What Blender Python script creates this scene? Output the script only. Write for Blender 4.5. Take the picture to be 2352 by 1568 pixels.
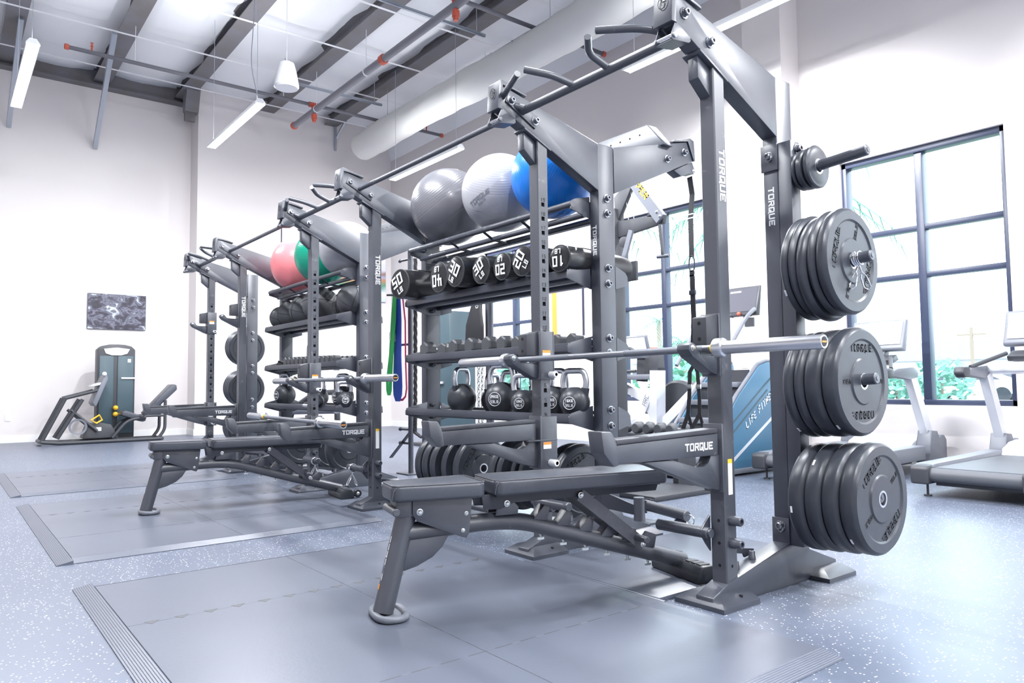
import bpy, bmesh, math, random
from mathutils import Matrix, Vector

for _o in list(bpy.data.objects): bpy.data.objects.remove(_o)
scene = bpy.context.scene
COL = scene.collection

# ------------------------------------------------------------------ camera
F_PX = 1679.34
CAM = Vector((1.8014, -2.4838, 0.8826))
YAW, PITCH, ROLL = 0.905718, 0.058548, -0.01142
def _cam():
    d = Vector((-math.sin(YAW)*math.cos(PITCH), math.cos(YAW)*math.cos(PITCH), math.sin(PITCH)))
    r = Vector((math.cos(YAW), math.sin(YAW), 0)); u = r.cross(d)
    R = r*math.cos(ROLL)+u*math.sin(ROLL); U = -r*math.sin(ROLL)+u*math.cos(ROLL)
    m = Matrix(((R.x, U.x, -d.x, CAM.x), (R.y, U.y, -d.y, CAM.y), (R.z, U.z, -d.z, CAM.z), (0, 0, 0, 1)))
    c = bpy.data.cameras.new('camera'); c.sensor_fit = 'HORIZONTAL'; c.sensor_width = 36.0
    c.lens = F_PX/2352.0*36.0; c.clip_start = 0.05; c.clip_end = 400
    o = bpy.data.objects.new('camera', c); COL.objects.link(o); o.matrix_world = m
    scene.camera = o
_cam()

# ------------------------------------------------------------------ world, exposure
SKY_STRENGTH = 8.0
LAMP_STRENGTH = 14.0
UPLIGHT, DOWNLIGHT, SIDELIGHT, ENDLIGHT = 30.0, 62.0, 85.0, 50.0
w = bpy.data.worlds.new('overcast_sky'); scene.world = w; w.use_nodes = True
nt = w.node_tree; nt.nodes.clear()
_bg = nt.nodes.new('ShaderNodeBackground'); _out = nt.nodes.new('ShaderNodeOutputWorld')
_bg.inputs[0].default_value = (0.80, 0.91, 1.0, 1); _bg.inputs[1].default_value = SKY_STRENGTH
nt.links.new(_bg.outputs[0], _out.inputs[0])
vs = scene.view_settings
vs.view_transform = 'Standard'; vs.look = 'None'; vs.gamma = 1.0; vs.use_curve_mapping = False
vs.exposure = -0.15

# ------------------------------------------------------------------ layout
WR, WS = 1.1292, 1.8814
ST = {1: 0.0, 2: -WR, 3: -WR-WS, 4: -2*WR-WS, 5: -2*WR-2*WS, 6: -3*WR-2*WS}
P = 0.0735                       # width of the square uprights
YB0, YB1 = 0.455, 0.580          # rear uprights
YW = 5.40                        # window wall
XE, XE2 = -13.1, -12.6           # far end wall and its thicker part
PI = math.pi
rnd = random.Random(7)

# ------------------------------------------------------------------ mesh builder
class MB:
    def __init__(s): s.bm = bmesh.new()
    def _fin(s, vs_, bev, seg, M):
        if bev > 0:
            es = {e for v in vs_ for e in v.link_edges}
            r = bmesh.ops.bevel(s.bm, geom=list(es), offset=bev, segments=seg, affect='EDGES', profile=0.5, clamp_overlap=True)
            vs_ = list({v for f in r['faces'] for v in f.verts} | {v for v in vs_ if v.is_valid})
        if M is not None: bmesh.ops.transform(s.bm, matrix=M, verts=vs_)
        return s
    def box(s, x0, x1, y0, y1, z0, z1, bev=0, M=None, seg=2):
        return s.prism([(x0, y0), (x1, y0), (x1, y1), (x0, y1)], 'z', z0, z1, bev, M, seg)
    def prism(s, poly, axis, a0, a1, bev=0, M=None, seg=2):
        def pt(u, v, a):
            return (a, u, v) if axis == 'x' else (u, a, v) if axis == 'y' else (u, v, a)
        area = sum(poly[i][0]*poly[(i+1) % len(poly)][1]-poly[(i+1) % len(poly)][0]*poly[i][1] for i in range(len(poly)))
        if (area < 0) != (axis == 'y'): poly = poly[::-1]
        if a1 < a0: a0, a1 = a1, a0
        A = [s.bm.verts.new(pt(u, v, a0)) for u, v in poly]; B = [s.bm.verts.new(pt(u, v, a1)) for u, v in poly]
        s.bm.faces.new(A[::-1]); s.bm.faces.new(B)
        n = len(poly)
        for i in range(n): s.bm.faces.new((A[i], A[(i+1) % n], B[(i+1) % n], B[i]))
        return s._fin(A+B, bev, seg, M)
    def quad(s, a, b, c, d):
        s.bm.faces.new([s.bm.verts.new(p) for p in (a, b, c, d)]); return s
    def lathe(s, prof, o=(0, 0, 0), d=(0, 0, 1), n=24, M=None, close=True):
        o = Vector(o); d = Vector(d).normalized()
        a = d.orthogonal().normalized() if abs(d.z) < .999 else Vector((1, 0, 0)); b = d.cross(a)
        rings = []; new = []
        for r, h in prof:
            if r < 1e-6:
                v = s.bm.verts.new(o+d*h); rings.append([v]); new.append(v)
            else:
                R = [s.bm.verts.new(o+d*h+(a*math.cos(2*PI*i/n)+b*math.sin(2*PI*i/n))*r) for i in range(n)]
                rings.append(R); new += R
        for k in range(len(rings)-1):
            A, B = rings[k], rings[k+1]
            for i in range(n):
                j = (i+1) % n
                if len(A) == 1 and len(B) == 1: continue
                if len(A) == 1: s.bm.faces.new((A[0], B[j], B[i])) if False else s.bm.faces.new((A[0], B[i], B[j])[::-1])
                elif len(B) == 1: s.bm.faces.new((A[i], A[j], B[0]))
                else: s.bm.faces.new((A[i], A[j], B[j], B[i]))
        if close:
            if len(rings[0]) > 1: s.bm.faces.new(rings[0][::-1])
            if len(rings[-1]) > 1: s.bm.faces.new(rings[-1])
        if M is not None: bmesh.ops.transform(s.bm, matrix=M, verts=new)
        return s
    def cyl(s, p0, p1, r, n=16, r1=None, bev=0):
        p0 = Vector(p0); p1 = Vector(p1); L = (p1-p0).length; r1 = r if r1 is None else r1
        prof = [(r, 0), (r1, L)] if bev <= 0 else [(r-bev, 0), (r, bev), (r1, L-bev), (r1-bev, L)]
        return s.lathe(prof, p0, p1-p0, n)
    def tube(s, pts, r, n=10, closed=False, flat=None):
        pts = [Vector(p) for p in pts]; N = len(pts); rs = r if isinstance(r, (list, tuple)) else [r]*N
        T = []
        for i in range(N):
            if closed: t = pts[(i+1) % N]-pts[i-1]
            else: t = pts[min(i+1, N-1)]-pts[max(i-1, 0)]
            T.append(t.normalized())
        nrm = T[0].orthogonal().normalized() if flat is None else Vector(flat[2]).normalized()
        rings = []
        for i in range(N):
            nrm = (nrm-T[i]*nrm.dot(T[i]))
            nrm = nrm.normalized() if nrm.length > 1e-6 else T[i].orthogonal().normalized()
            b = T[i].cross(nrm)
            if flat is None:
                rings.append([s.bm.verts.new(pts[i]+(nrm*math.cos(2*PI*k/n)+b*math.sin(2*PI*k/n))*rs[i]) for k in range(n)])
            else:
                hw, hh = flat[0], flat[1]
                rings.append([s.bm.verts.new(pts[i]+nrm*a*hh+b*c*hw) for a, c in ((-1, -1), (-1, 1), (1, 1), (1, -1))])
        m = len(rings[0])
        for i in range(N if closed else N-1):
            A, B = rings[i], rings[(i+1) % N]
            for k in range(m): s.bm.faces.new((A[k], A[(k+1) % m], B[(k+1) % m], B[k]))
        if not closed: s.bm.faces.new(rings[0][::-1]); s.bm.faces.new(rings[-1])
        return s
    def sph(s, c, r, u=32, v=18, sc=(1, 1, 1), M=None):
        new = bmesh.ops.create_uvsphere(s.bm, u_segments=u, v_segments=v, radius=r)['verts']
        for q in new: q.co = Vector((q.co.x*sc[0]+c[0], q.co.y*sc[1]+c[1], q.co.z*sc[2]+c[2]))
        if M is not None: bmesh.ops.transform(s.bm, matrix=M, verts=new)
        return s
    def move(s, M): bmesh.ops.transform(s.bm, matrix=M, verts=s.bm.verts[:]); return s
    def mesh(s, name, mats, angle=40, smooth=True):
        bmesh.ops.recalc_face_normals(s.bm, faces=s.bm.faces[:])
        me = bpy.data.meshes.new(name); s.bm.to_mesh(me); s.bm.free()
        for m in (mats if isinstance(mats, (list, tuple)) else [mats]): me.materials.append(MAT[m])
        if smooth:
            me.shade_smooth(); me.set_sharp_from_angle(angle=math.radians(angle))
        return me

def fillet(pts, rad, n=5):
    pts = [Vector(p) for p in pts]; out = [pts[0]]
    for i in range(1, len(pts)-1):
        a, b, c = pts[i-1], pts[i], pts[i+1]
        r = min(rad, (a-b).length*.45, (c-b).length*.45)
        p, q = b+(a-b).normalized()*r, b+(c-b).normalized()*r
        for k in range(n+1):
            t = k/n; out.append(p*(1-t)**2+b*2*t*(1-t)+q*t*t)
    return out+[pts[-1]]

def obj(name, mb, mats, parent=None, angle=40, smooth=True, loc=None, rot=None):
    me = mb.mesh(name, mats, angle, smooth) if isinstance(mb, MB) else mb
    o = bpy.data.objects.new(name, me); COL.objects.link(o)
    if parent is not None: o.parent = parent
    if loc is not None: o.location = loc
    if rot is not None: o.rotation_euler = rot
    return o
def tag(o, label=None, cat=None, group=None, kind=None):
    if label: o['label'] = label
    if cat: o['category'] = cat
    if group: o['group'] = group
    if kind: o['kind'] = kind
    return o
def thing(name, label, cat, loc=(0, 0, 0), rz=0, group=None, rot=None):
    o = bpy.data.objects.new(name, None); COL.objects.link(o); o.empty_display_size = .1
    o.location = loc; o.rotation_euler = rot if rot else (0, 0, rz)
    return tag(o, label, cat, group)
def dup(root, loc=None, rz=None, label=None, skip=()):
    r = root.copy(); COL.objects.link(r)
    if loc is not None: r.location = loc
    if rz is not None: r.rotation_euler = (0, 0, rz)
    if label: r['label'] = label
    for ch in KIDS.get(root.name, []):
        if ch.name.split('.')[0] in skip: continue
        c = ch.copy(); COL.objects.link(c); c.parent = r; KIDS.setdefault(r.name, []).append(c)
        for g in KIDS.get(ch.name, []):
            d = g.copy(); COL.objects.link(d); d.parent = c; KIDS.setdefault(c.name, []).append(d)
    return r
KIDS = {}
_obj0 = obj
def obj(name, mb, mats=None, parent=None, **k):
    o = _obj0(name, mb, mats, parent, **k)
    if parent is not None: KIDS.setdefault(parent.name, []).append(o)
    return o

# ------------------------------------------------------------------ block lettering
_F = {'T': ['01 11', '.51 .50'], 'O': ['00 01 11 10 00'], 'R': ['00 01 11 1.5 0.5', '.5.5 10'], 'Q': ['00 01 11 10 00', '.6.3 1.1-.15'],
 'U': ['01 00 10 11'], 'E': ['11 01 00 10', '0.5 .8.5'], 'L': ['01 00 10'], 'B': ['00 01 11 1.5 0.5', '00 10 1.5'], 'K': ['00 01', '11 0.45', '.3.6 10'],
 'G': ['11 01 00 10 1.5 .5.5'], 'S': ['11 01 0.5 1.5 10 00'], 'P': ['00 01 11 1.5 0.5'], 'A': ['00 01 11 10', '0.5 1.5'], 'C': ['11 01 00 10'],
 'F': ['00 01 11', '0.5 .8.5'], 'I': ['.50 .51'], 'X': ['00 11', '01 10'], 'N': ['00 01 10 11'], 'H': ['00 01', '10 11', '0.5 1.5'], 'Y': ['01 .5.5 11', '.5.5 .50'],
 '0': ['00 01 11 10 00'], '1': ['.2.85 .51 .50'], '2': ['01 11 1.5 0.5 00 10'], '3': ['01 11 10 00', '.2.5 1.5'], '4': ['01 0.4 1.4', '.71 .70'],
 '5': ['11 01 0.5 1.5 10 00'], '6': ['11 01 00 10 1.5 0.5'], '7': ['01 11 .40'], '8': ['00 01 11 10 00', '0.5 1.5'], '9': ['00 10 11 01 0.5 1.5'], 'V': ['01 .50 11'],
 'W': ['01 .20 .5.6 .80 11'], 'D': ['00 01 .81 1.8 1.2 .80 00'], 'M': ['00 01 .5.5 11 10'], '.': ['.4 0 .6 0'], '-': ['.1.5 .9.5']}
import re
def _pts(st):
    out = []
    for tok in st.split(' '):
        # two numbers glued: each is 0, 1, 1.1, .5 or -.15
        m = re.match(r'^(1\.1|\.\d|[01])(-?\.\d+|[01])$', tok)
        out.append((float(m.group(1)), float(m.group(2))))
    return out
GLY = {}
for _c, _l in _F.items():
    if _c == '.': GLY[_c] = [[(.4, 0), (.6, 0)]]
    else: GLY[_c] = [_pts(q) for q in _l]
def text(mb, s, o, u, v, h, wr=.62, th=.2, gap=.38, slant=0, center=False):
    o = Vector(o); u = Vector(u).normalized(); v = Vector(v).normalized()
    cw = h*wr; t = h*th; adv = cw+t+h*gap*.5
    if center: o = o-u*(adv*len(s)-h*gap*.5-t)/2-v*h/2
    for k, ch in enumerate(s):
        for pl in GLY.get(ch, []):
            for i in range(len(pl)-1):
                a = Vector((pl[i][0]*cw, pl[i][1]*h)); b = Vector((pl[i+1][0]*cw, pl[i+1][1]*h))
                d = (b-a).normalized(); a = a-d*t/2; b = b+d*t/2; n = Vector((-d.y, d.x))*t/2
                q = []
                for w_ in (a-n, b-n, b+n, a+n):
                    q.append(o+u*(k*adv+w_.x+slant*w_.y)+v*w_.y)
                mb.quad(*q)
    return mb

# ------------------------------------------------------------------ materials
MAT = {}
def pm(name, col, rough=.5, metal=0, bump=0, bscale=200, spec=.5, var=0, vscale=4, var_col=None, coat=0, emit=None, es=0, chalk=0):
    m = bpy.data.materials.new(name); m.use_nodes = True; MAT[name] = m
    n = m.node_tree.nodes; l = m.node_tree.links; p = n['Principled BSDF']
    p.inputs['Base Color'].default_value = (*col, 1); p.inputs['Roughness'].default_value = rough
    p.inputs['Metallic'].default_value = metal; p.inputs['Specular IOR Level'].default_value = spec
    if coat: p.inputs['Coat Weight'].default_value = coat; p.inputs['Coat Roughness'].default_value = .15
    if emit: p.inputs['Emission Color'].default_value = (*emit, 1); p.inputs['Emission Strength'].default_value = es
    if var or bump or chalk:
        tc = n.new('ShaderNodeTexCoord')
    cur = None
    if var:
        no = n.new('ShaderNodeTexNoise'); no.inputs['Scale'].default_value = vscale; no.inputs['Detail'].default_value = 4
        l.new(tc.outputs['Object'], no.inputs['Vector'])
        mx = n.new('ShaderNodeMix'); mx.data_type = 'RGBA'
        rp = n.new('ShaderNodeMapRange'); rp.inputs[1].default_value = .35; rp.inputs[2].default_value = .65
        l.new(no.outputs['Fac'], rp.inputs[0]); l.new(rp.outputs[0], mx.inputs[0])
        vc = var_col if var_col else tuple(c*(1-var) for c in col)
        mx.inputs[6].default_value = (*col, 1); mx.inputs[7].default_value = (*vc, 1)
        cur = mx.outputs[2]
    if chalk:
        no = n.new('ShaderNodeTexNoise'); no.inputs['Scale'].default_value = 9; no.inputs['Detail'].default_value = 8; no.inputs['Roughness'].default_value = .72
        l.new(tc.outputs['Object'], no.inputs['Vector'])
        rp = n.new('ShaderNodeMapRange'); rp.inputs[1].default_value = .60; rp.inputs[2].default_value = .80; rp.inputs[4].default_value = chalk
        l.new(no.outputs['Fac'], rp.inputs[0])
        mx = n.new('ShaderNodeMix'); mx.data_type = 'RGBA'; l.new(rp.outputs[0], mx.inputs[0])
        if cur: l.new(cur, mx.inputs[6])
        else: mx.inputs[6].default_value = (*col, 1)
        mx.inputs[7].default_value = (.5, .5, .5, 1); cur = mx.outputs[2]
    if cur: l.new(cur, p.inputs['Base Color'])
    if bump:
        no = n.new('ShaderNodeTexNoise'); no.inputs['Scale'].default_value = bscale; no.inputs['Detail'].default_value = 2
        l.new(tc.outputs['Object'], no.inputs['Vector'])
        bp = n.new('ShaderNodeBump'); bp.inputs['Strength'].default_value = bump; bp.inputs['Distance'].default_value = .002
        l.new(no.outputs['Fac'], bp.inputs['Height']); l.new(bp.outputs[0], p.inputs['Normal'])
    return m

pm('powder', (.052, .058, .078), .36, spec=1.0, bump=.12, bscale=600, var=.2, vscale=6)
pm('powder_chalk', (.055, .060, .076), .38, spec=1.0, bump=.12, bscale=600, chalk=.55)
pm('powder_dark', (.040, .044, .058), .45)
pm('urethane', (.05, .052, .062), .45, bump=.1, bscale=300)
pm('rubber', (.040, .044, .054), .38, bump=.1, bscale=150, var=.25, vscale=8)
pm('rubber_matte', (.070, .073, .082), .5)
pm('emboss', (.020, .022, .028), .5)
pm('plate_rubber', (.042, .047, .060), .34, bump=.05, bscale=90, var=.2, vscale=14)
pm('vinyl', (.062, .068, .086), .32, bump=.25, bscale=420)
pm('vinyl_gloss', (.020, .021, .024), .25, bump=.2, bscale=30)
pm('thread', (.09, .09, .10), .7)
pm('chrome', (.78, .79, .82), .16, 1)
pm('brushed', (.62, .63, .66), .32, 1)
pm('bolt_steel', (.30, .31, .34), .25, 1)
pm('zinc', (.70, .73, .72), .28, 1)
pm('bar_steel', (.33, .34, .37), .33, 1)
pm('white_print', (.82, .82, .84), .6)
pm('black_print', (.012, .012, .014), .6)
pm('orange_print', (.85, .30, .05), .5)
pm('yellow_print', (.90, .55, .04), .5)
pm('sticker_white', (.80, .80, .82), .5)
pm('hole_shade', (.006, .006, .007), .9)  # near-black that paints the shade inside holes and slots
pm('wall_paint', (.72, .68, .675), .85, bump=.08, bscale=120)
pm('trim_white', (.84, .83, .82), .5)
pm('purlin_paint', (.165, .165, .19), .55, var=.25, vscale=2, var_col=(.14, .13, .13))
pm('rust_primer', (.32, .17, .08), .7)
pm('insulation', (.86, .87, .90), .55, bump=.9, bscale=6)
pm('white_metal', (.82, .83, .85), .4)
pm('galvanized', (.42, .46, .52), .4, .6)
pm('pipe_dark', (.12, .12, .14), .45)
pm('pipe_gray', (.20, .20, .23), .45)
pm('red_paint', (.55, .10, .06), .45)
pm('duct_fabric', (.66, .66, .64), .8, bump=.6, bscale=5)
pm('frame_dark', (.035, .045, .085), .35)
pm('frame_side_skylit', (.10, .30, .48), .4)  # unused copy of the frame colour with blue sky light painted in
pm('lamp_housing', (.75, .76, .78), .4)
pm('band_green', (.02, .52, .11), .45)
pm('band_blue', (.02, .08, .52), .45)
pm('band_red', (.72, .06, .12), .45)
pm('ball_dark', (.115, .115, .130), .30, coat=.15)
pm('ball_gray', (.34, .34, .37), .32, coat=.1)
pm('ball_blue', (.005, .19, .70), .28, coat=.2)
pm('ball_pink', (.85, .24, .26), .30, coat=.2)
pm('ball_green', (.0, .30, .19), .28, coat=.2)
pm('silver_paint', (.66, .67, .72), .35, .3)
pm('machine_gray', (.16, .17, .20), .4)
pm('machine_dark', (.045, .047, .055), .45)
pm('machine_blue', (.06, .16, .26), .38)
pm('machine_teal', (.05, .085, .105), .38)
pm('screen', (.62, .64, .68), .22)
pm('screen_dark', (.10, .10, .12), .2)
pm('belt', (.09, .095, .11), .5)
pm('yellow_plastic', (.90, .50, .03), .4)
pm('lime_plastic', (.35, .75, .05), .5)
pm('strap_black', (.03, .03, .035), .7)
pm('rope_black', (.025, .025, .03), .8)
pm('asphalt', (.30, .31, .33), .8)
pm('lawn', (.18, .34, .14), .9, var=.3, vscale=1)
pm('leaf', (.17, .40, .30), .6, var=.25, vscale=3)
pm('trunk', (.26, .20, .15), .8)
pm('house_wall', (.60, .58, .56), .8)
pm('car_paint', (.70, .72, .75), .3)
pm('lamp_glow', (1, 1, 1), .5, emit=(.93, .96, 1.0), es=LAMP_STRENGTH)

def floor_mat(name, base, dark, speck, rough, thr):
    m = bpy.data.materials.new(name); m.use_nodes = True; MAT[name] = m
    n = m.node_tree.nodes; l = m.node_tree.links; p = n['Principled BSDF']
    tc = n.new('ShaderNodeTexCoord')
    no = n.new('ShaderNodeTexNoise'); no.inputs['Scale'].default_value = 1.2; no.inputs['Detail'].default_value = 5
    l.new(tc.outputs['Object'], no.inputs['Vector'])
    mx = n.new('ShaderNodeMix'); mx.data_type = 'RGBA'; l.new(no.outputs['Fac'], mx.inputs[0])
    mx.inputs[6].default_value = (*base, 1); mx.inputs[7].default_value = (*dark, 1)
    cur = mx.outputs[2]
    if speck:
        vo = n.new('ShaderNodeTexVoronoi'); vo.inputs['Scale'].default_value = 95; l.new(tc.outputs['Object'], vo.inputs['Vector'])
        n2 = n.new('ShaderNodeTexNoise'); n2.inputs['Scale'].default_value = 60; l.new(tc.outputs['Object'], n2.inputs['Vector'])
        lt = n.new('ShaderNodeMath'); lt.operation = 'LESS_THAN'; lt.inputs[1].default_value = .28; l.new(vo.outputs['Distance'], lt.inputs[0])
        gt = n.new('ShaderNodeMath'); gt.operation = 'GREATER_THAN'; gt.inputs[1].default_value = thr
        sp = n.new('ShaderNodeSeparateColor'); l.new(vo.outputs['Color'], sp.inputs[0]); l.new(sp.outputs[0], gt.inputs[0])
        mu = n.new('ShaderNodeMath'); mu.operation = 'MULTIPLY'; l.new(lt.outputs[0], mu.inputs[0]); l.new(gt.outputs[0], mu.inputs[1])
        m2 = n.new('ShaderNodeMix'); m2.data_type = 'RGBA'; l.new(mu.outputs[0], m2.inputs[0]); l.new(cur, m2.inputs[6]); m2.inputs[7].default_value = (*speck, 1)
        cur = m2.outputs[2]
    l.new(cur, p.inputs['Base Color']); p.inputs['Roughness'].default_value = rough
    b = n.new('ShaderNodeTexNoise'); b.inputs['Scale'].default_value = 90; b.inputs['Detail'].default_value = 3; l.new(tc.outputs['Object'], b.inputs['Vector'])
    bp = n.new('ShaderNodeBump'); bp.inputs['Strength'].default_value = .12; bp.inputs['Distance'].default_value = .002
    l.new(b.outputs['Fac'], bp.inputs['Height']); l.new(bp.outputs[0], p.inputs['Normal'])
floor_mat('floor_rubber', (.130, .152, .205), (.104, .124, .172), (.70, .72, .76), .36, .78)
floor_mat('mat_rubber', (.118, .132, .170), (.092, .104, .138), None, .34, 0)

def glass():
    m = bpy.data.materials.new('window_glass'); m.use_nodes = True; MAT['window_glass'] = m
    n = m.node_tree.nodes; l = m.node_tree.links; n.clear()
    o = n.new('ShaderNodeOutputMaterial'); t = n.new('ShaderNodeBsdfTransparent'); g = n.new('ShaderNodeBsdfGlossy')
    t.inputs[0].default_value = (.93, .97, .98, 1); g.inputs['Roughness'].default_value = .02
    lw = n.new('ShaderNodeLayerWeight'); fr = n.new('ShaderNodeMath'); fr.operation = 'POWER'; fr.inputs[1].default_value = 5; l.new(lw.outputs['Facing'], fr.inputs[0])
    fa = n.new('ShaderNodeMath'); fa.operation = 'MULTIPLY_ADD'; fa.inputs[1].default_value = .6; fa.inputs[2].default_value = .03; l.new(fr.outputs[0], fa.inputs[0]); fr = fa
    mx = n.new('ShaderNodeMixShader'); l.new(fr.outputs[0], mx.inputs[0]); l.new(t.outputs[0], mx.inputs[1]); l.new(g.outputs[0], mx.inputs[2]); l.new(mx.outputs[0], o.inputs[0])
glass()

def picture_mat(name, stops, scale, dist=3.0, vert=True, detail=6):
    m = bpy.data.materials.new(name); m.use_nodes = True; MAT[name] = m
    n = m.node_tree.nodes; l = m.node_tree.links; p = n['Principled BSDF']; p.inputs['Roughness'].default_value = .5
    tc = n.new('ShaderNodeTexCoord'); no = n.new('ShaderNodeTexNoise'); no.inputs['Scale'].default_value = scale
    no.inputs['Detail'].default_value = detail; no.inputs['Distortion'].default_value = 1.0
    l.new(tc.outputs['Generated'], no.inputs['Vector'])
    sx = n.new('ShaderNodeSeparateXYZ'); l.new(tc.outputs['Generated'], sx.inputs[0])
    ad = n.new('ShaderNodeMath'); ad.operation = 'MULTIPLY_ADD'; ad.inputs[1].default_value = dist; l.new(no.outputs['Fac'], ad.inputs[0])
    if vert: l.new(sx.outputs[2], ad.inputs[2])
    else: ad.inputs[2].default_value = 0
    cr = n.new('ShaderNodeValToRGB'); e = cr.color_ramp.elements
    while len(e) > 1: e.remove(e[-1])
    e[0].position = stops[0][0]; e[0].color = (*stops[0][1], 1)
    for q, c in stops[1:]:
        k = e.new(q); k.color = (*c, 1)
    l.new(ad.outputs[0], cr.inputs[0]); l.new(cr.outputs[0], p.inputs['Base Color'])
picture_mat('photo_forest', [(.30, (.01, .01, .02)), (.44, (.04, .035, .06)), (.52, (.16, .16, .22)), (.57, (.03, .035, .045)), (.63, (.30, .33, .40)), (.70, (.6, .62, .68)), (.78, (.12, .13, .08))], 5.5, 1.0, False)
picture_mat('photo_valley', [(.20, (.55, .62, .85)), (.34, (.75, .80, .92)), (.42, (.10, .30, .20)), (.50, (.55, .25, .12)), (.56, (.38, .42, .6)), (.64, (.30, .16, .12)), (.72, (.72, .72, .85)), (.9, (.85, .86, .93))], 2.2, .35)
picture_mat('photo_canyon', [(.25, (.72, .55, .50)), (.40, (.72, .60, .32)), (.50, (.70, .60, .40)), (.56, (.36, .38, .52)), (.72, (.45, .42, .52)), (.95, (.62, .58, .68))], 3.0, .25)

# ------------------------------------------------------------------ shared bolt meshes
def _bolt_mesh():
    a = MB().lathe([(.024, 0), (.024, .004), (.0175, .005), (.0165, .010)], n=18)
    a.lathe([(.0155, .010), (.0155, .022), (.012, .025), (.0085, .025), (.0085, .018), (0, .018)], n=18)
    return a.mesh('bolt', 'bolt_steel')
BOLT = _bolt_mesh()
def _nut_mesh():
    return MB().lathe([(.021, 0), (.021, .02), (.018, .024), (.018, .046), (.015, .05), (.010, .05), (.010, .04), (0, .04)], n=14).mesh('bolt', 'powder')
NUT = _nut_mesh()
def _zbolt_mesh():
    return MB().lathe([(.013, 0), (.013, .002), (.009, .003), (.009, .008), (.006, .011), (0, .0115)], n=12).mesh('bolt', 'zinc')
ZB = _zbolt_mesh()
ROT = {'+x': (0, PI/2, 0), '-x': (0, -PI/2, 0), '+y': (-PI/2, 0, 0), '-y': (PI/2, 0, 0), '+z': (0, 0, 0), '-z': (PI, 0, 0)}
def bolt(par, p, ax='+x', me=None, s=1):
    o = obj('bolt', me or BOLT, None, par, loc=p, rot=ROT[ax])
    if s != 1: o.scale = (s, s, s)
    return o
# ================================================================== the room
XN, YN = 12.2, -9.2            # near wall and far side wall, both behind the camera
ZC = 6.66
def struct(o, label=None):
    o['kind'] = 'structure'
    if label: o['label'] = label
    return o
struct(obj('floor', MB().box(XE-.3, XN+.3, YN-.3, YW+.3, -.12, 0), 'floor_rubber'), 'blue-grey rubber gym floor with white flecks')

WIN = [(-9.07, -7.46), (-5.68, -4.08), (-2.27, -.665), (1.15, 2.75), (4.58, 6.18), (8.0, 9.6)]
WZ0, WZ1 = .625, 3.30
wall = MB()
xs = [XE-.3]+[v for w_ in WIN for v in w_]+[XN+.3]
for i in range(0, len(xs), 2): wall.box(xs[i], xs[i+1], YW, YW+.26, -.12, 7.0)
for a, b in WIN: wall.box(a, b, YW, YW+.26, -.12, WZ0); wall.box(a, b, YW, YW+.26, WZ1, 7.0)
wall_w = struct(obj('wall_back', wall, 'wall_paint', smooth=False), 'off-white wall with tall dark-framed windows')
for x0 in (-3.22, 3.62):
    obj('pilaster', MB().box(x0, x0+.5, 5.03, YW, 0, 7.0), 'wall_paint', wall_w, smooth=False)
struct(obj('wall_left', MB().box(XE-.3, XE, YN-.3, YW+.26, -.12, 7.0), 'wall_paint', smooth=False), 'off-white end wall of the gym')
obj('wall_thickening', MB().box(XE-.1, XE2, 1.28, YW+.1, 0, 7.0), 'wall_paint', bpy.data.objects['wall_left'], smooth=False)
struct(obj('wall_right', MB().box(XN, XN+.3, YN-.3, YW+.26, -.12, 7.0), 'wall_paint', smooth=False))
struct(obj('wall_front', MB().box(XE-.3, XN+.3, YN-.3, YN, -.12, 7.0), 'wall_paint', smooth=False))
bb = .115
struct(obj('baseboard_back', MB().box(XE, -3.22, YW-.015, YW, 0, bb).box(-2.72, 3.62, YW-.015, YW, 0, bb).box(4.12, XN, YW-.015, YW, 0, bb).box(-3.235, -2.705, 5.015, 5.03, 0, bb).box(-2.72, -2.705, 5.03, YW, 0, bb), 'trim_white', smooth=False))
struct(obj('baseboard_left', MB().box(XE, XE+.015, YN, 1.28, 0, bb).box(XE2, XE2+.015, 1.265, YW, 0, bb).box(XE, XE2, 1.265, 1.28, 0, bb), 'trim_white', smooth=False))

# windows: frame, mullion, muntins and six panes each
for k, (a, b) in enumerate(WIN):
    t = thing('window_%d' % (k+1), None, None); t['kind'] = 'structure'; t['label'] = 'tall dark-framed window with six panes'
    y0, y1 = YW+.06, YW+.17; xm = (a+b)/2
    obj('window_frame', MB().box(a, b, y0-.02, y1, WZ0, WZ0+.055, .004).box(a, b, y0-.02, y1, WZ1-.06, WZ1, .004).box(a, a+.05, y0-.02, y1, WZ0, WZ1, .004).box(b-.05, b, y0-.02, y1, WZ0, WZ1, .004), 'frame_dark', t)
    obj('mullion', MB().box(xm-.04, xm+.04, y0, y1, WZ0, WZ1, .004), 'frame_dark', t)
    zs = [WZ0+.05, 1.963, 2.457, WZ1-.05]
    for zz in (1.963, 2.457): obj('muntin', MB().box(a+.04, b-.04, y0+.005, y1-.01, zz-.027, zz+.027, .003), 'frame_dark', t)
    for (p, q) in ((a+.04, xm-.03), (xm+.03, b-.04)):
        for j in range(3): obj('pane', MB().box(p, q, YW+.112, YW+.118, zs[j]-.01, zs[j+1]+.01), 'window_glass', t, smooth=False)

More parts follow.
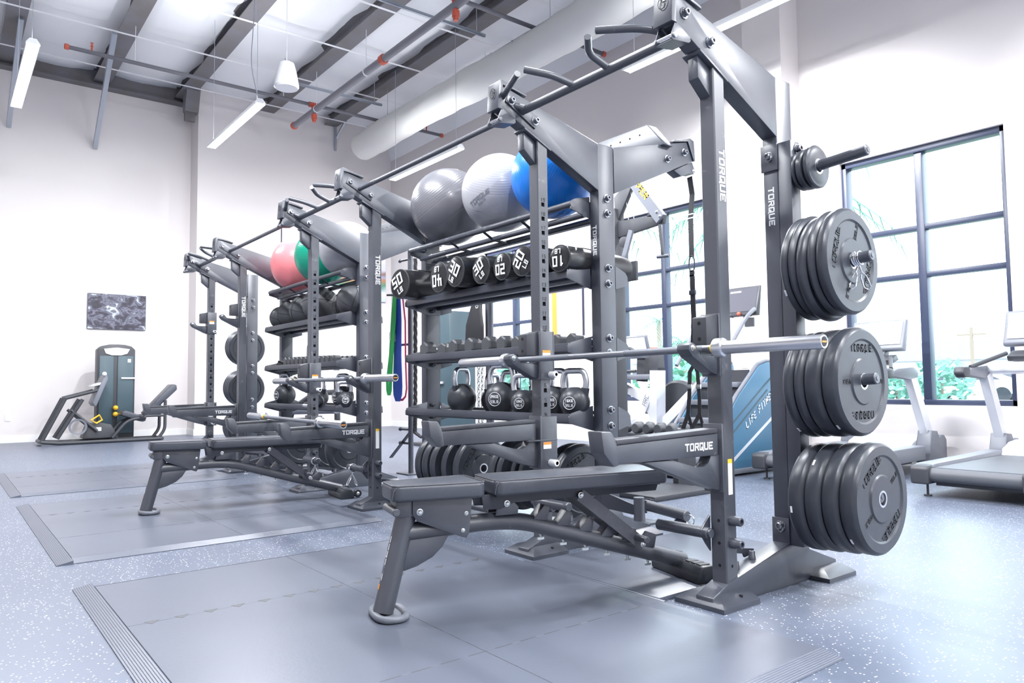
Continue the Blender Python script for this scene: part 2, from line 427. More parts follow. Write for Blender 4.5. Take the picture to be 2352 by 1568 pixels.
# ceiling of draped white insulation, purlins, straps, rafter
PUR = [-7.6, -6.1, -4.65, -3.2, -1.72, -.30, 1.06, 2.60, 3.95, 5.15]
def ceil_mesh():
    bm = MB(); ys = []
    for i in range(len(PUR)-1):
        for k in range(6): ys.append(PUR[i]+(PUR[i+1]-PUR[i])*k/6)
    ys = [YN-.1, -8.4]+ys+[PUR[-1], 5.16]
    nx = 60; rows = []
    r = random.Random(3)
    for y in ys:
        row = []
        for i in range(nx+1):
            x = XE-.1+(XN-XE+.2)*i/nx
            z = ZC
            if y < PUR[-1]:
                for a, b in zip(PUR[:-1], PUR[1:]):
                    if a <= y <= b: z -= .07*math.sin(PI*(y-a)/(b-a))*(1+.25*math.sin(x*4.1+a))
            z += r.uniform(-.012, .012)
            row.append(bm.bm.verts.new((x, y, z)))
        rows.append(row)
    for i in range(len(rows)-1):
        for j in range(nx): bm.bm.faces.new((rows[i][j], rows[i+1][j], rows[i+1][j+1], rows[i][j+1]))
    return bm
ceil = struct(obj('ceiling', ceil_mesh(), 'insulation', angle=80), 'white insulated ceiling between grey purlins')
struct(obj('trim_1', MB().quad((XE-.1, 5.155, ZC), (XN+.1, 5.155, ZC), (XN+.1, YW+.02, 5.86), (XE-.1, YW+.02, 5.86)), 'insulation', smooth=False), 'white insulation sloping down to the window wall')
for i, y in enumerate(PUR):
    hw = .135
    p_ = MB().box(XE, XN, y-hw, y+hw, ZC-.235, ZC-.22).box(XE, XN, y-.012, y+.012, ZC-.225, ZC+.01).box(XE, XN, y-hw, y+hw, ZC-.012, ZC)
    pu = obj('purlin', p_, 'purlin_paint', ceil, smooth=False)
    if i in (5, 8): obj('rust_streak', MB().box(XE+.2, XN-.2, y-.035, y-.012, ZC-.2195, ZC-.2175), 'rust_primer', pu, smooth=False)
for i in range(13):
    x = -12.2+1.545*i
    obj('strap', MB().box(x-.025, x+.025, YN, 5.1, ZC-.239, ZC-.2355), 'white_metal', ceil, smooth=False)
obj('rafter', MB().box(XE, XE+.22, YN, 1.28, 6.34, 6.355).box(XE+.1, XE+.115, YN, 1.28, 6.35, 6.66).box(XE+.02, XE+.2, YN, 1.28, 6.64, 6.66), 'purlin_paint', ceil, smooth=False)
obj('rafter_knee', MB().prism([(XE2, 6.05), (XE2+.16, 6.05), (XE2+.30, 6.5), (XE2, 6.5)], 'y', 1.0, 1.24).box(XE2, XE2+.1, 1.02, 1.2, 5.9, 6.06), 'purlin_paint', ceil, smooth=False)
for a, b in (((-10.7, -.47, 6.42), (XE+.05, -.37, 5.25)), ((-11.0, -1.66, 6.42), (XE+.05, -1.66, 5.38))):
    obj('brace', MB().tube([a, b], 0, flat=(.05, .035, (0, 1, 0))), 'galvanized', ceil, smooth=False)

# pendant strip lights
def lamp(x, y, label):
    t = thing('strip_light', label, 'light', (x, y, 4.485), 0, 'pendant strip lights')
    L = 1.08
    obj('housing', MB().prism([(-.065, -.004), (-.065, .02), (-.03, .07), (.03, .07), (.065, .02), (.065, -.004), (.058, -.004), (.058, .01), (-.058, .01), (-.058, -.004)], 'x', -L, L), 'lamp_housing', t, smooth=False)
    obj('diffuser', MB().box(-L+.01, L-.01, -.056, .056, 0, .009), 'lamp_glow', t, smooth=False)
    def glow(nm, energy, spread, lx, ly, loc, d):
        la = bpy.data.lights.new(nm, 'AREA'); la.shape = 'RECTANGLE'; la.size = lx; la.size_y = ly; la.energy = energy; la.spread = math.radians(spread); la.color = (.95, .97, 1.0)
        lo = bpy.data.objects.new(nm, la); COL.objects.link(lo); lo.parent = t; lo.location = loc
        z_ = -Vector(d).normalized(); x_ = Vector((1, 0, 0)) if abs(z_.x) < .5 else Vector((0, 1, 0)); y_ = z_.cross(x_).normalized(); x_ = y_.cross(z_)
        lo.rotation_euler = Matrix((x_, y_, z_)).transposed().to_euler()
    glow('uplight', UPLIGHT*(.35 if y > 3 else 1), 120, 2.0, .05, (0, 0, .085), (0, 0, 1))
    glow('downlight', DOWNLIGHT, 150, 2.1, .1, (0, 0, -.008), (0, 0, -1))
    for s in (-1, 1):
        glow('sidelight', SIDELIGHT, 92, 2.1, .05, (0, s*.07, -.02), (0, s*math.cos(.72), -math.sin(.72)))
        glow('endlight', ENDLIGHT, 116, .1, .05, (s*(L+.01), 0, -.02), (s*math.cos(.66), 0, -math.sin(.66)))
    for sx in (-.95, .95): obj('wire', MB().cyl((sx, 0, .06), (sx, 0, ZC-4.485-.245), .003, 6), 'galvanized', t)
LAMPS = {(-8.37, 3.70): 'glowing strip light hanging left of the dark grey ball', (-8.41, .65): 'glowing strip light hanging between the speaker and the end wall',
         (-8.21, -1.80): 'glowing strip light nearest the left edge of the picture', (-2.80, 3.70): 'glowing strip light behind the top beam of the nearest rack'}
for y in (3.70, .65, -1.80):
    for x in (-8.37, -2.80, 2.7, 8.2):
        key = min(LAMPS, key=lambda q: abs(q[0]-x)+abs(q[1]-y))
        hit = abs(key[0]-x)+abs(key[1]-y) < .3
        lamp(*(key if hit else (x, y)), LAMPS[key] if hit else 'strip light out of view in the %s row, %s from the end wall' % ({3.7: 'window', .65: 'middle', -1.8: 'viewer side'}[y], {-8.37: 'first', -2.8: 'second', 2.7: 'third', 8.2: 'fourth'}[x]))

# sprinkler pipes
ZP = 5.75
t = thing('sprinkler_main', 'grey sprinkler main pipe with red couplings under the ceiling', 'pipe', (-11.2, 2.62, ZP))
obj('pipe', MB().cyl((0, 0, 0), (19, 0, 0), .055, 16), 'pipe_gray', t)
obj('end_cap', MB().cyl((-.06, 0, 0), (.02, 0, 0), .068, 16, bev=.01), 'red_paint', t)
for x in (3.45, 9.3): obj('coupling', MB().cyl((x-.05, 0, 0), (x+.05, 0, 0), .075, 16, bev=.012), 'red_paint', t)
for x in (1.0, 2.9, 6.1): obj('hanger', MB().cyl((x, 0, .05), (x, 0, ZC-ZP), .006, 6).cyl((x-.012, 0, 0), (x+.012, 0, 0), .062, 14), 'white_metal', t)
def branch(x, y0, y1, z, label, tee):
    b = thing('sprinkler_branch', label, 'pipe', (x, 0, z), 0, 'sprinkler branch pipes')
    obj('pipe', MB().cyl((0, y0, 0), (0, y1, 0), .030, 12), 'pipe_dark', b)
    for y, s in ((y0, -1), (y1, 1)): obj('end_cap', MB().cyl((0, y-.03, 0), (0, y+.03, 0), .042, 12, bev=.008), 'red_paint', b)
    for y in (y0+.32, y1-.35): obj('sprinkler_head', MB().cyl((0, y, .02), (0, y, .09), .014, 8).lathe([(.02, .09), (.02, .1), (.008, .13), (.022, .14), (.022, .145)], (0, y, 0), (0, 0, 1), 10), 'red_paint', b)
    if tee: obj('riser', MB().cyl((0, 2.62, -.30), (0, 2.62, .0), .034, 12).cyl((0, 2.62, -.25), (0, 2.62, -.17), .05, 12).cyl((0, 2.52, 0), (0, 2.72, 0), .045, 12).cyl((0, 2.62, -.08), (0, 2.62, 0), .048, 12), 'red_paint', b)
    for y in (y0+.9, (y0+y1)/2, y1-.6): obj('hanger', MB().cyl((0, y, .03), (0, y, ZC-z-.1), .005, 6), 'white_metal', b)
branch(-10.30, -1.15, 5.28, ZP+.1, 'dark sprinkler branch pipe with red end running across the far ceiling', True)
branch(-5.80, -1.15, 5.30, ZP+.1, 'dark sprinkler branch pipe crossing behind the fabric duct at top centre', True)
branch(-8.0, 4.3, 5.3, ZP+.1, 'short dark sprinkler branch pipe between duct and window wall', False)
for x, y0, y1, lb in ((-10.2, 1.9, 3.9, 'perforated metal strut channel above the far end of the duct'), (-6.85, 2.0, 3.85, 'perforated metal strut channel crossing the main pipe at top centre')):
    s_ = thing('strut_channel', lb, 'channel', (x, y0, 6.10))
    m_ = MB().box(-.02, .02, 0, y1-y0, 0, .003).box(-.02, -.017, 0, y1-y0, 0, .04).box(.017, .02, 0, y1-y0, 0, .04)
    obj('channel', m_, 'galvanized', s_, smooth=False)
    for y in (.15, y1-y0-.15): obj('rod', MB().cyl((0, y, .0), (0, y, ZC-6.1-.15), .006, 6), 'galvanized', s_)
s_ = thing('strut_bracket', 'perforated metal strut bracket on the far wall beside the duct end', 'bracket', (XE2+.02, 4.05, 5.9))
obj('upright_channel', MB().box(0, .04, -.02, .02, 0, .75), 'galvanized', s_, smooth=False)
obj('diagonal_channel', MB().tube([(.02, 0.02, .28), (.55, .1, .72)], 0, flat=(.02, .02, (0, 1, 0))), 'galvanized', s_, smooth=False)

# fabric air duct
def duct():
    t = thing('fabric_duct', 'white fabric air duct hanging along the ceiling', 'duct', (-11.1, 3.97, 5.58))
    bm = MB(); rings = []; n = 28; r = random.Random(5); L = 19.0; N = 96
    for i in range(N+1):
        x = L*i/N; R = .255+.010*math.sin(x*2.2)+r.uniform(-.006, .006)
        if abs((x+1.1) % 2.9-1.45) < .12: R *= .955
        rings.append([bm.bm.verts.new((x, R*math.cos(2*PI*k/n)*(1+.02*math.sin(x*5+k)), R*math.sin(2*PI*k/n)*1.02+.02*math.sin(x*.9))) for k in range(n)])
    for a, b in zip(rings[:-1], rings[1:]):
        for k in range(n): bm.bm.faces.new((a[k], a[(k+1) % n], b[(k+1) % n], b[k]))
    c0 = [bm.bm.verts.new((-.05, .23*math.cos(2*PI*k/n), .23*math.sin(2*PI*k/n))) for k in range(n)]
    c1 = [bm.bm.verts.new((-.06, .12*math.cos(2*PI*k/n), .12*math.sin(2*PI*k/n))) for k in range(n)]
    for a, b in ((c0, rings[0]), (c1, c0)):
        for k in range(n): bm.bm.faces.new((a[k], a[(k+1) % n], b[(k+1) % n], b[k]))
    bm.bm.faces.new(c1)
    obj('sleeve', bm, 'duct_fabric', t, angle=70)
    obj('cable', MB().cyl((0, 0, .30), (L, 0, .30), .005, 6), 'galvanized', t)
    for i in range(38): obj('clip', MB().box(.25+.5*i-.012, .25+.5*i+.012, -.01, .01, .255, .31), 'galvanized', t, smooth=False)
    for i in range(4): obj('rod', MB().cyl((1.0+4.6*i, 0, .30), (1.0+4.6*i, 0, ZC-5.58), .004, 6), 'galvanized', t)
duct()

# pendant speaker
t = thing('pendant_speaker', 'white bell-shaped speaker hanging from the ceiling', 'speaker', (-6.23, .57, 4.30))
obj('body', MB().lathe([(.125, 0), (.14, .02), (.135, .06), (.105, .22), (.085, .29), (.05, .31), (0, .315)], n=32), 'white_metal', t)
obj('grille', MB().lathe([(0, .012), (.118, .012), (.125, .004), (.125, 0)], n=32, close=False), 'trim_white', t)
obj('cable', MB().cyl((0, 0, .31), (0, 0, ZC-4.30), .004, 6).tube([(0, 0, .31), (-.03, 0, .36), (-.035, .0, .43), (0, 0, .5)], .004, 6), 'white_metal', t)
# thin wire beside it
tag(obj('loose_wire', MB().tube(fillet([(-7.36, .62, 4.6), (-7.42, .55, 5.0), (-7.30, .55, 5.6), (-7.3, .56, 6.4)], .3, 6), .006, 6), 'galvanized'), 'thin grey wire hanging to the far strip light', 'wire')

# pictures on the walls
def canvas(name, label, x0, x1, y0, y1, z0, z1, mat, face):
    t = thing(name, label, 'picture', ((x0+x1)/2, (y0+y1)/2, z0))
    cx, cy = (x0+x1)/2, (y0+y1)/2
    obj('canvas', MB().box(x0-cx, x1-cx, y0-cy, y1-cy, 0, z1-z0, .004), 'frame_dark', t)
    if face == 'x': obj('print', MB().box(x1-cx, x1-cx+.002, y0-cy+.004, y1-cy-.004, .004, z1-z0-.004), mat, t, smooth=False)
    else: obj('print', MB().box(x0-cx+.004, x1-cx-.004, y0-cy-.002, y0-cy, .004, z1-z0-.004), mat, t, smooth=False)
canvas('wall_picture', 'dark woodland photo print hung above the leg press machine', XE, XE+.04, -.43, .52, 1.96, 2.60, 'photo_forest', 'x')
canvas('wall_picture', 'large mountain valley print half hidden behind the coloured balls', XE2, XE2+.04, 2.9, 5.25, 2.72, 4.10, 'photo_valley', 'x')
canvas('wall_picture', 'tall canyon cliff print on the window wall seen below the sandbag shelf', -7.13, -6.42, YW-.04, YW, 1.35, 2.65, 'photo_canyon', 'y')
obj('print_edge', MB().box(-.355, -.24, -.023, -.021, .004, 1.29), 'orange_print', bpy.data.objects['wall_picture.002'], smooth=False)
for (x, y, z, lb) in ((XE+.002, -1.55, .42, 'white wall outlet left of the leg press machine'), (XE2+.002, 5.0, .42, 'white wall outlet low beside the hanging bands')):
    o = thing('wall_outlet', lb, 'outlet', (x, y, z))
    obj('cover_plate', MB().box(0, .006, -.04, .04, -.06, .06, .002), 'trim_white', o)
    obj('socket', MB().box(.006, .009, -.02, .02, -.04, -.005, .001).box(.006, .009, -.02, .02, .005, .04, .001), 'white_print', o)

# training mats
def mat(x0, x1, y0, y1, label, seams):
    t = thing('training_mat', label, 'mat', ((x0+x1)/2, (y0+y1)/2, 0), 0, 'black rubber training mats')
    cx, cy = (x0+x1)/2, (y0+y1)/2; a, b, c, d = x0-cx, x1-cx, y0-cy, y1-cy; h = .018; w_ = .075
    xs_ = [a+w_, a+w_+(b-a-2*w_)*.29, a+w_+(b-a-2*w_)*.72, b-w_]; ym = c+w_+(d-c-w_)*.5
    for i in range(3):
        for (p, q) in ((c+w_, ym), (ym, d)):
            obj('tile', MB().box(xs_[i]+.0006, xs_[i+1]-.0006, p+.0006, q-.0006, 0, h, .001, seg=1), 'mat_rubber', t)
    def ramp(poly_axis, u0, u1, v_out, v_in):
        m_ = MB(); n = 9; pts = [(v_out, 0), (v_out, .004)]
        for i in range(n):
            f0 = i/n; f1 = (i+.7)/n
            for f_, dz in ((f0, .0), (f1, .0), (f1, -.0012)):
                pts.append((v_out+(v_in-v_out)*f_, .004+(h-.004)*f_+dz))
        pts += [(v_in, h), (v_in, 0)]
        m_.prism(pts, poly_axis, u0, u1)
        return m_
    obj('ramp_edge', ramp('x', a, b, c, c+w_-.001), 'mat_rubber', t, smooth=False)
    obj('ramp_edge', ramp('y', c+w_, d, b, b-w_+.001), 'mat_rubber', t, smooth=False)
    obj('ramp_edge', ramp('y', c+w_, d, a, a+w_-.001), 'mat_rubber', t, smooth=False)
    sm = MB()
    for x in xs_[1:3]:
        k = c+w_+.06
        while k < d-.1:
            sm.prism([(x-.018, k), (x+.022, k+.02), (x-.018, k+.055)], 'z', h-.001, h+.0006) if x < 0 else sm.box(x-.002, x+.002, k, k+.07, h-.001, h+.0005)
            k += .105
    k = a+w_+.05
    while k < b-w_-.1:
        sm.box(k, k+.06, ym-.0015, ym+.0015, h-.001, h+.0005); k += .105
    obj('interlock_seam', sm, 'rubber_matte', t, smooth=False)['kind'] = 'stuff'
mat(-1.98, .577, -1.995, -.20, 'worn black rubber mat under the nearest bench', 1)
mat(-4.92, -2.53, -1.995, -.18, 'black rubber mat under the second bench', 1)
mat(-7.60, -5.50, -1.995, -.18, 'black rubber mat farthest left with no bench on it', 1)
for k, (st, lb) in enumerate(((1, 'black rubber mat between the uprights of the nearest rack'), (3, 'black rubber mat between the uprights of the middle rack'), (5, 'black rubber mat between the uprights of the farthest rack'))):
    x0, x1 = ST[st]-WR+.13, ST[st]-.20
    t = thing('platform_insert', lb, 'mat', ((x0+x1)/2, .0, 0), 0, 'mats inside the racks')
    hw = (x1-x0)/2
    obj('slab', MB().box(-hw, hw, -.178, 1.05, 0, .018, .003), 'mat_rubber', t)
    obj('edge_strip', MB().box(-hw-.04, hw+.04, -.196, -.180, 0, .017, .002), 'mat_rubber', t)
# ================================================================== power racks
def beam_low(y): return 2.308-.4705*(y+.24)
HOLE_Z = [1.84-(19-n)*.0762 for n in range(1, 20)]
def upright(mb, x, y0, w, z0, holes, side):
    """square tube, right face at x; side +1/-1 is the face that carries the row of square holes"""
    c = .005; xa, xb, ya, yb = x-w, x, y0, y0+w
    out = [(xa+c, ya), (xb-c, ya), (xb, ya+c), (xb, yb-c), (xb-c, yb), (xa+c, yb), (xa, yb-c), (xa, ya+c)]
    zt = lambda y: beam_low(y)-.012
    skip = 2 if side > 0 else 6
    for i in range(8):
        a, b = out[i], out[(i+1) % 8]
        if holes and i == skip: continue
        mb.quad((*a, z0), (*b, z0), (*b, zt(b[1])), (*a, zt(a[1])))
    if holes:
        h = .011; xf = xb if side > 0 else xa; xi = xf-side*.012; ym = y0+w*.5-.002; y1_, y2_ = ya+c, yb-c
        zc = z0
        for z in holes:
            mb.quad((xf, y1_, zc), (xf, y2_, zc), (xf, y2_, z-h), (xf, y1_, z-h))
            mb.quad((xf, y1_, z-h), (xf, ym-h, z-h), (xf, ym-h, z+h), (xf, y1_, z+h))
            mb.quad((xf, ym+h, z-h), (xf, y2_, z-h), (xf, y2_, z+h), (xf, ym+h, z+h))
            mb.quad((xf, ym-h, z-h), (xf, ym+h, z-h), (xi, ym+h, z-h), (xi, ym-h, z-h))
            mb.quad((xf, ym-h, z+h), (xf, ym+h, z+h), (xi, ym+h, z+h), (xi, ym-h, z+h))
            mb.quad((xf, ym-h, z-h), (xf, ym-h, z+h), (xi, ym-h, z+h), (xi, ym-h, z-h))
            mb.quad((xf, ym+h, z-h), (xf, ym+h, z+h), (xi, ym+h, z+h), (xi, ym+h, z-h))
            zc = z+h
        mb.quad((xf, y1_, zc), (xf, y2_, zc), (xf, y2_, zt(y2_)), (xf, y1_, zt(y1_)))
    return mb
NUMS = {}
for n in range(1, 20): NUMS[n] = text(MB(), str(n), (0, 0, 0), (0, 1, 0), (0, 0, 1), .017, .55, .17, .45, center=True).mesh('number_decal', 'black_print', smooth=False)
LOGO_Y = text(MB(), 'TORQUE', (0, 0, 0), (0, 0, -1), (0, 1, 0), .030, .80, .26, .36, center=True).mesh('logo', 'white_print', smooth=False)
LOGO_X = text(MB(), 'TORQUE', (0, 0, 0), (0, 0, -1), (1, 0, 0), .024, .80, .26, .36, center=True).mesh('logo', 'white_print', smooth=False)
LOGO_H = text(MB(), 'TORQUE', (0, 0, 0), (0, 1, 0), (0, 0, 1), .024, .80, .26, .30, center=True).mesh('logo', 'white_print', smooth=False)

def foot_plate(mb, x0, x1, y0, y1, side, top=.052):
    h = .018; i = .05
    A = [(x0, y0), (x1, y0), (x1, y1), (x0, y1)]; B = [(x0+i, y0+i*.9), (x1-i, y0+i*.9), (x1-i, y1-i*.4), (x0+i, y1-i*.4)]
    L = [[(x, y, 0) for x, y in A], [(x, y, h) for x, y in A], [(x, y, top) for x, y in B]]
    V = [[mb.bm.verts.new(p) for p in l_] for l_ in L]
    for a, b in ((0, 1), (1, 2)):
        for k in range(4): mb.bm.faces.new((V[a][k], V[a][(k+1) % 4], V[b][(k+1) % 4], V[b][k]))
    mb.bm.faces.new(V[2]); mb.bm.faces.new(V[0][::-1])
    return mb

def frame(root, x, inner, bolts_b, logo):
    fu = obj('front_upright', upright(MB(), x, 0, P, .083, HOLE_Z, -1 if inner < 0 else 1), 'powder_chalk', root, smooth=False)
    obj('hole_shade_core', MB().box(x-P+.013, x-.013, .013, P-.013, .1, 2.1), 'hole_shade', fu, smooth=False)  # black core added inside the hollow tube so the square holes look shaded
    if inner > 0:
        for n in range(1, 20): obj('number_decal', NUMS[n], None, fu, loc=(x+.0008, P*.5-.002, HOLE_Z[n-1]+.026))
    if logo: obj('logo', LOGO_Y, None, fu, loc=(x+.0008, .042, 1.735))
    for z in (.327, .238): bolt(fu, (x, .036, z), '+x', NUT); 
    for z in (.327, .238, .150): obj('screw_hole', MB().cyl((x-.033, .001, z), (x-.033, -.0006, z), .0065, 12), 'hole_shade', fu)  # black discs, the shade of each small hole put into the colour
    obj('screw_hole', MB().cyl((x-.001, .036, .147), (x+.0006, .036, .147), .0065, 12), 'hole_shade', fu)
    obj('flange', MB().prism([(-.088, beam_low(-.088)-.001), (.094, beam_low(.094)-.001), (.094, beam_low(.094)-.011), (-.088, beam_low(-.088)-.011)], 'x', x-P-.012, x+.006, .001), 'powder', fu)
    obj('gusset', MB().prism([(-.078, beam_low(-.078)-.012), (-.076, 2.125), (-.0, 2.062), (-.0, beam_low(0)-.012)], 'x', x-P*.5-.03, x-P*.5+.02, .002), 'powder', fu)
    ru = obj('rear_upright', MB().box(x-P, x, YB0, YB1, .17, 2.258, .005), 'powder', root)
    if logo: obj('logo', LOGO_X, None, ru, loc=(x-.036, YB0-.0008, 1.67))
    else: obj('logo', LOGO_X, None, ru, loc=(x-.036, YB0-.0008, 1.70))
    if bolts_b:
        for z in (1.945, 1.857, 1.541, 1.451, 1.139, 1.055, .732, .642): bolt(ru, (x, .518, z))
    else:
        for z in (1.945, .30): bolt(ru, (x-.031, YB0, z-.06), '-y')
    tb = obj('top_beam', MB().prism([(-.244, 2.310), (.456, 1.981), (.460, 2.256), (-.19, 2.416), (-.232, 2.424)], 'x', x-P, x, .004), 'powder', root)
    if inner < 0 or True:
        bolt(tb, (x+(.0 if inner < 0 else .010), -.182, 2.353)); bolt(tb, (x+(.0 if inner < 0 else .010), -.02, 2.280))
    ec = obj('end_cap', MB().prism([(-.268, 2.296), (-.258, 2.440), (-.243, 2.452), (-.076, 2.410), (-.078, 2.396), (-.188, 2.422), (-.236, 2.430), (-.246, 2.306), (-.232, 2.296)], 'x', x-P-.012, x+.010, .003), 'powder', tb)
    m_ = MB(); c0 = Vector((x-P*.5, -.2672, 2.385)); up = Vector((0, .07, 1)).normalized()
    pts = [c0+Vector((1, 0, 0))*.021*math.cos(a)+up*.026*math.sin(a) for a in [2*PI*k/20 for k in range(20)]]
    m_.tube(pts, .0016, 6, True); text(m_, 'T', c0+Vector((0, -.001, 0)), (1, 0, 0), up, .024, .7, .22, center=True)
    obj('emblem', m_, 'black_print', tb, smooth=False)
    hb = MB()
    tri = [(-.240, 2.306), (-.151, 2.264), (-.148, 2.246), (-.160, 2.236), (-.258, 2.222), (-.272, 2.228)]
    hb.prism(tri, 'x', x+.001, x+.006, .001); hb.prism(tri, 'x', x-P-.006, x-P-.001, .001); hb.prism([(-.150, 2.252), (-.160, 2.236), (-.262, 2.222), (-.262, 2.226), (-.164, 2.242)], 'x', x-P-.004, x+.004)
    obj('hanger_bracket', hb, 'powder', tb)
    obj('hanger_pin', MB().cyl((x-P-.016, -.252, 2.242), (x+.016, -.252, 2.242), .011, 14, bev=.002), 'chrome', tb)
    bs = obj('base', MB().prism([(-.10, 0), (-.10, .045), (0, .083), (.455, .181), (.58, .181), (.60, .13), (.83, .055), (.83, 0)], 'x', x-P-.004, x+.004, .004), 'powder', root)
    f1 = obj('foot', foot_plate(MB(), x-.172, x+.066, -.115, .122, 1), 'powder', root)
    f2 = obj('foot', foot_plate(MB(), x-.172, x+.096, .60, .83, 1, .045), 'powder', root)
    for f_, y in ((f1, .035), (f2, .70)):
        for dx in (.036, -.15): obj('screw_hole', MB().cyl((x+dx, y, .03), (x+dx, y, .0425), .008, 12), 'hole_shade', f_)
    for y in (.13, .245): bolt(bs, (x-.05, y, .083+.2154*y-.002), '+z', NUT, .7)
    obj('brace', MB().prism([(.09, .20), (.30, .165), (.30, .148), (.235, .138), (.225, .155), (.09, .178)], 'x', x-P-.012, x-P-.004), 'powder_dark', bs, smooth=False)
    s_ = inner; xs_ = x-P if s_ < 0 else x
    pp = obj('peg_plate', MB().prism([(.0, .345), (.0, .20), (-.03, .235), (-.058, .27), (-.058, .29), (-.035, .315)], 'x', xs_, xs_+s_*.008, .001), 'powder', root)
    obj('band_peg', MB().cyl((xs_-s_*.02, -.034, .278), (xs_+s_*.245, -.034, .278), .0235, 18, bev=.004).cyl((xs_-s_*.03, -.034, .278), (xs_-s_*.018, -.034, .278), .017, 14), 'powder', pp)

def rack(root):
    frame(root, 0, -1, False, True); frame(root, -WR, 1, True, False)
    pl = [(-.216, 2.344), (-.197, 2.388), (.012, 2.302), (-.018, 2.238)]
    pb = obj('pull_up_bar', MB().cyl((-P, -.109, 2.314), (-WR, -.109, 2.314), .0215, 20).prism(pl, 'x', -P-.010, -P, .002).prism(pl, 'x', -WR, -WR+.010, .002), 'powder_chalk', root)
    H = [[(-1.085, -.112, 2.316), (-1.163, -.190, 2.354), (-1.145, -.222, 2.368), (-.926, -.292, 2.401)],
         [(-.713, -.112, 2.316), (-.769, -.205, 2.36), (-.871, -.292, 2.401)],
         [(-.482, -.112, 2.316), (-.505, -.219, 2.367), (-.44, -.286, 2.398)],
         [(-.095, -.112, 2.316), (-.153, -.178, 2.347), (-.22, -.222, 2.368), (-.379, -.292, 2.401)]]
    for h in H: obj('grip', MB().tube(fillet(h, .035, 5), .0165, 14), 'powder_chalk', pb)

RACK1 = thing('power_rack', 'nearest black power rack, with loaded plate pegs on its right side', 'power rack', (0, 0, 0), 0, 'black power racks in a row')
rack(RACK1)
RACK2 = dup(RACK1, (ST[3], 0, 0), label='middle black power rack, between the two storage shelves')
RACK3 = dup(RACK1, (ST[5], 0, 0), label='farthest black power rack, at the left end of the row')

def plate_post(root, x, s):
    """weight-plate post bolted to a rear upright; s=+1 pegs toward +X"""
    a, b = (x, x+.068) if s > 0 else (x-.068, x)
    po = obj('plate_post', MB().box(a+.002, b, YB0-.004, .525, .17, 1.95, .006), 'powder', root)
    for za, zb in ((1.83, 1.95), (.17, .285)):
        obj('clamp_plate', MB().box(x-P-.004 if s > 0 else x-.02, x+.004 if s > 0 else x+P+.004, YB0-.010, YB0-.001, za, zb, .001), 'powder', po)
    bolt(po, (x-s*.034, YB0-.010, 1.893), '-y'); bolt(po, (x-s*.034, YB0-.010, .252), '-y'); bolt(po, (b if s > 0 else a, .50, 1.915), '+x' if s > 0 else '-x')
    for z in (1.812, 1.372, .868, .392):
        x0 = b if s > 0 else a
        obj('plate_peg', MB().cyl((x0-s*.01, .513, z), (x0+s*.31, .513, z+.022), .0235, 20, bev=.004).lathe([(.010, 0), (.010, .003), (0, .004)], (x0+s*.309, .513, z+.022), (s, 0, .07), 12), 'powder', po)
plate_post(RACK1, 0, 1)
plate_post(RACK3, -WR-P, -1)

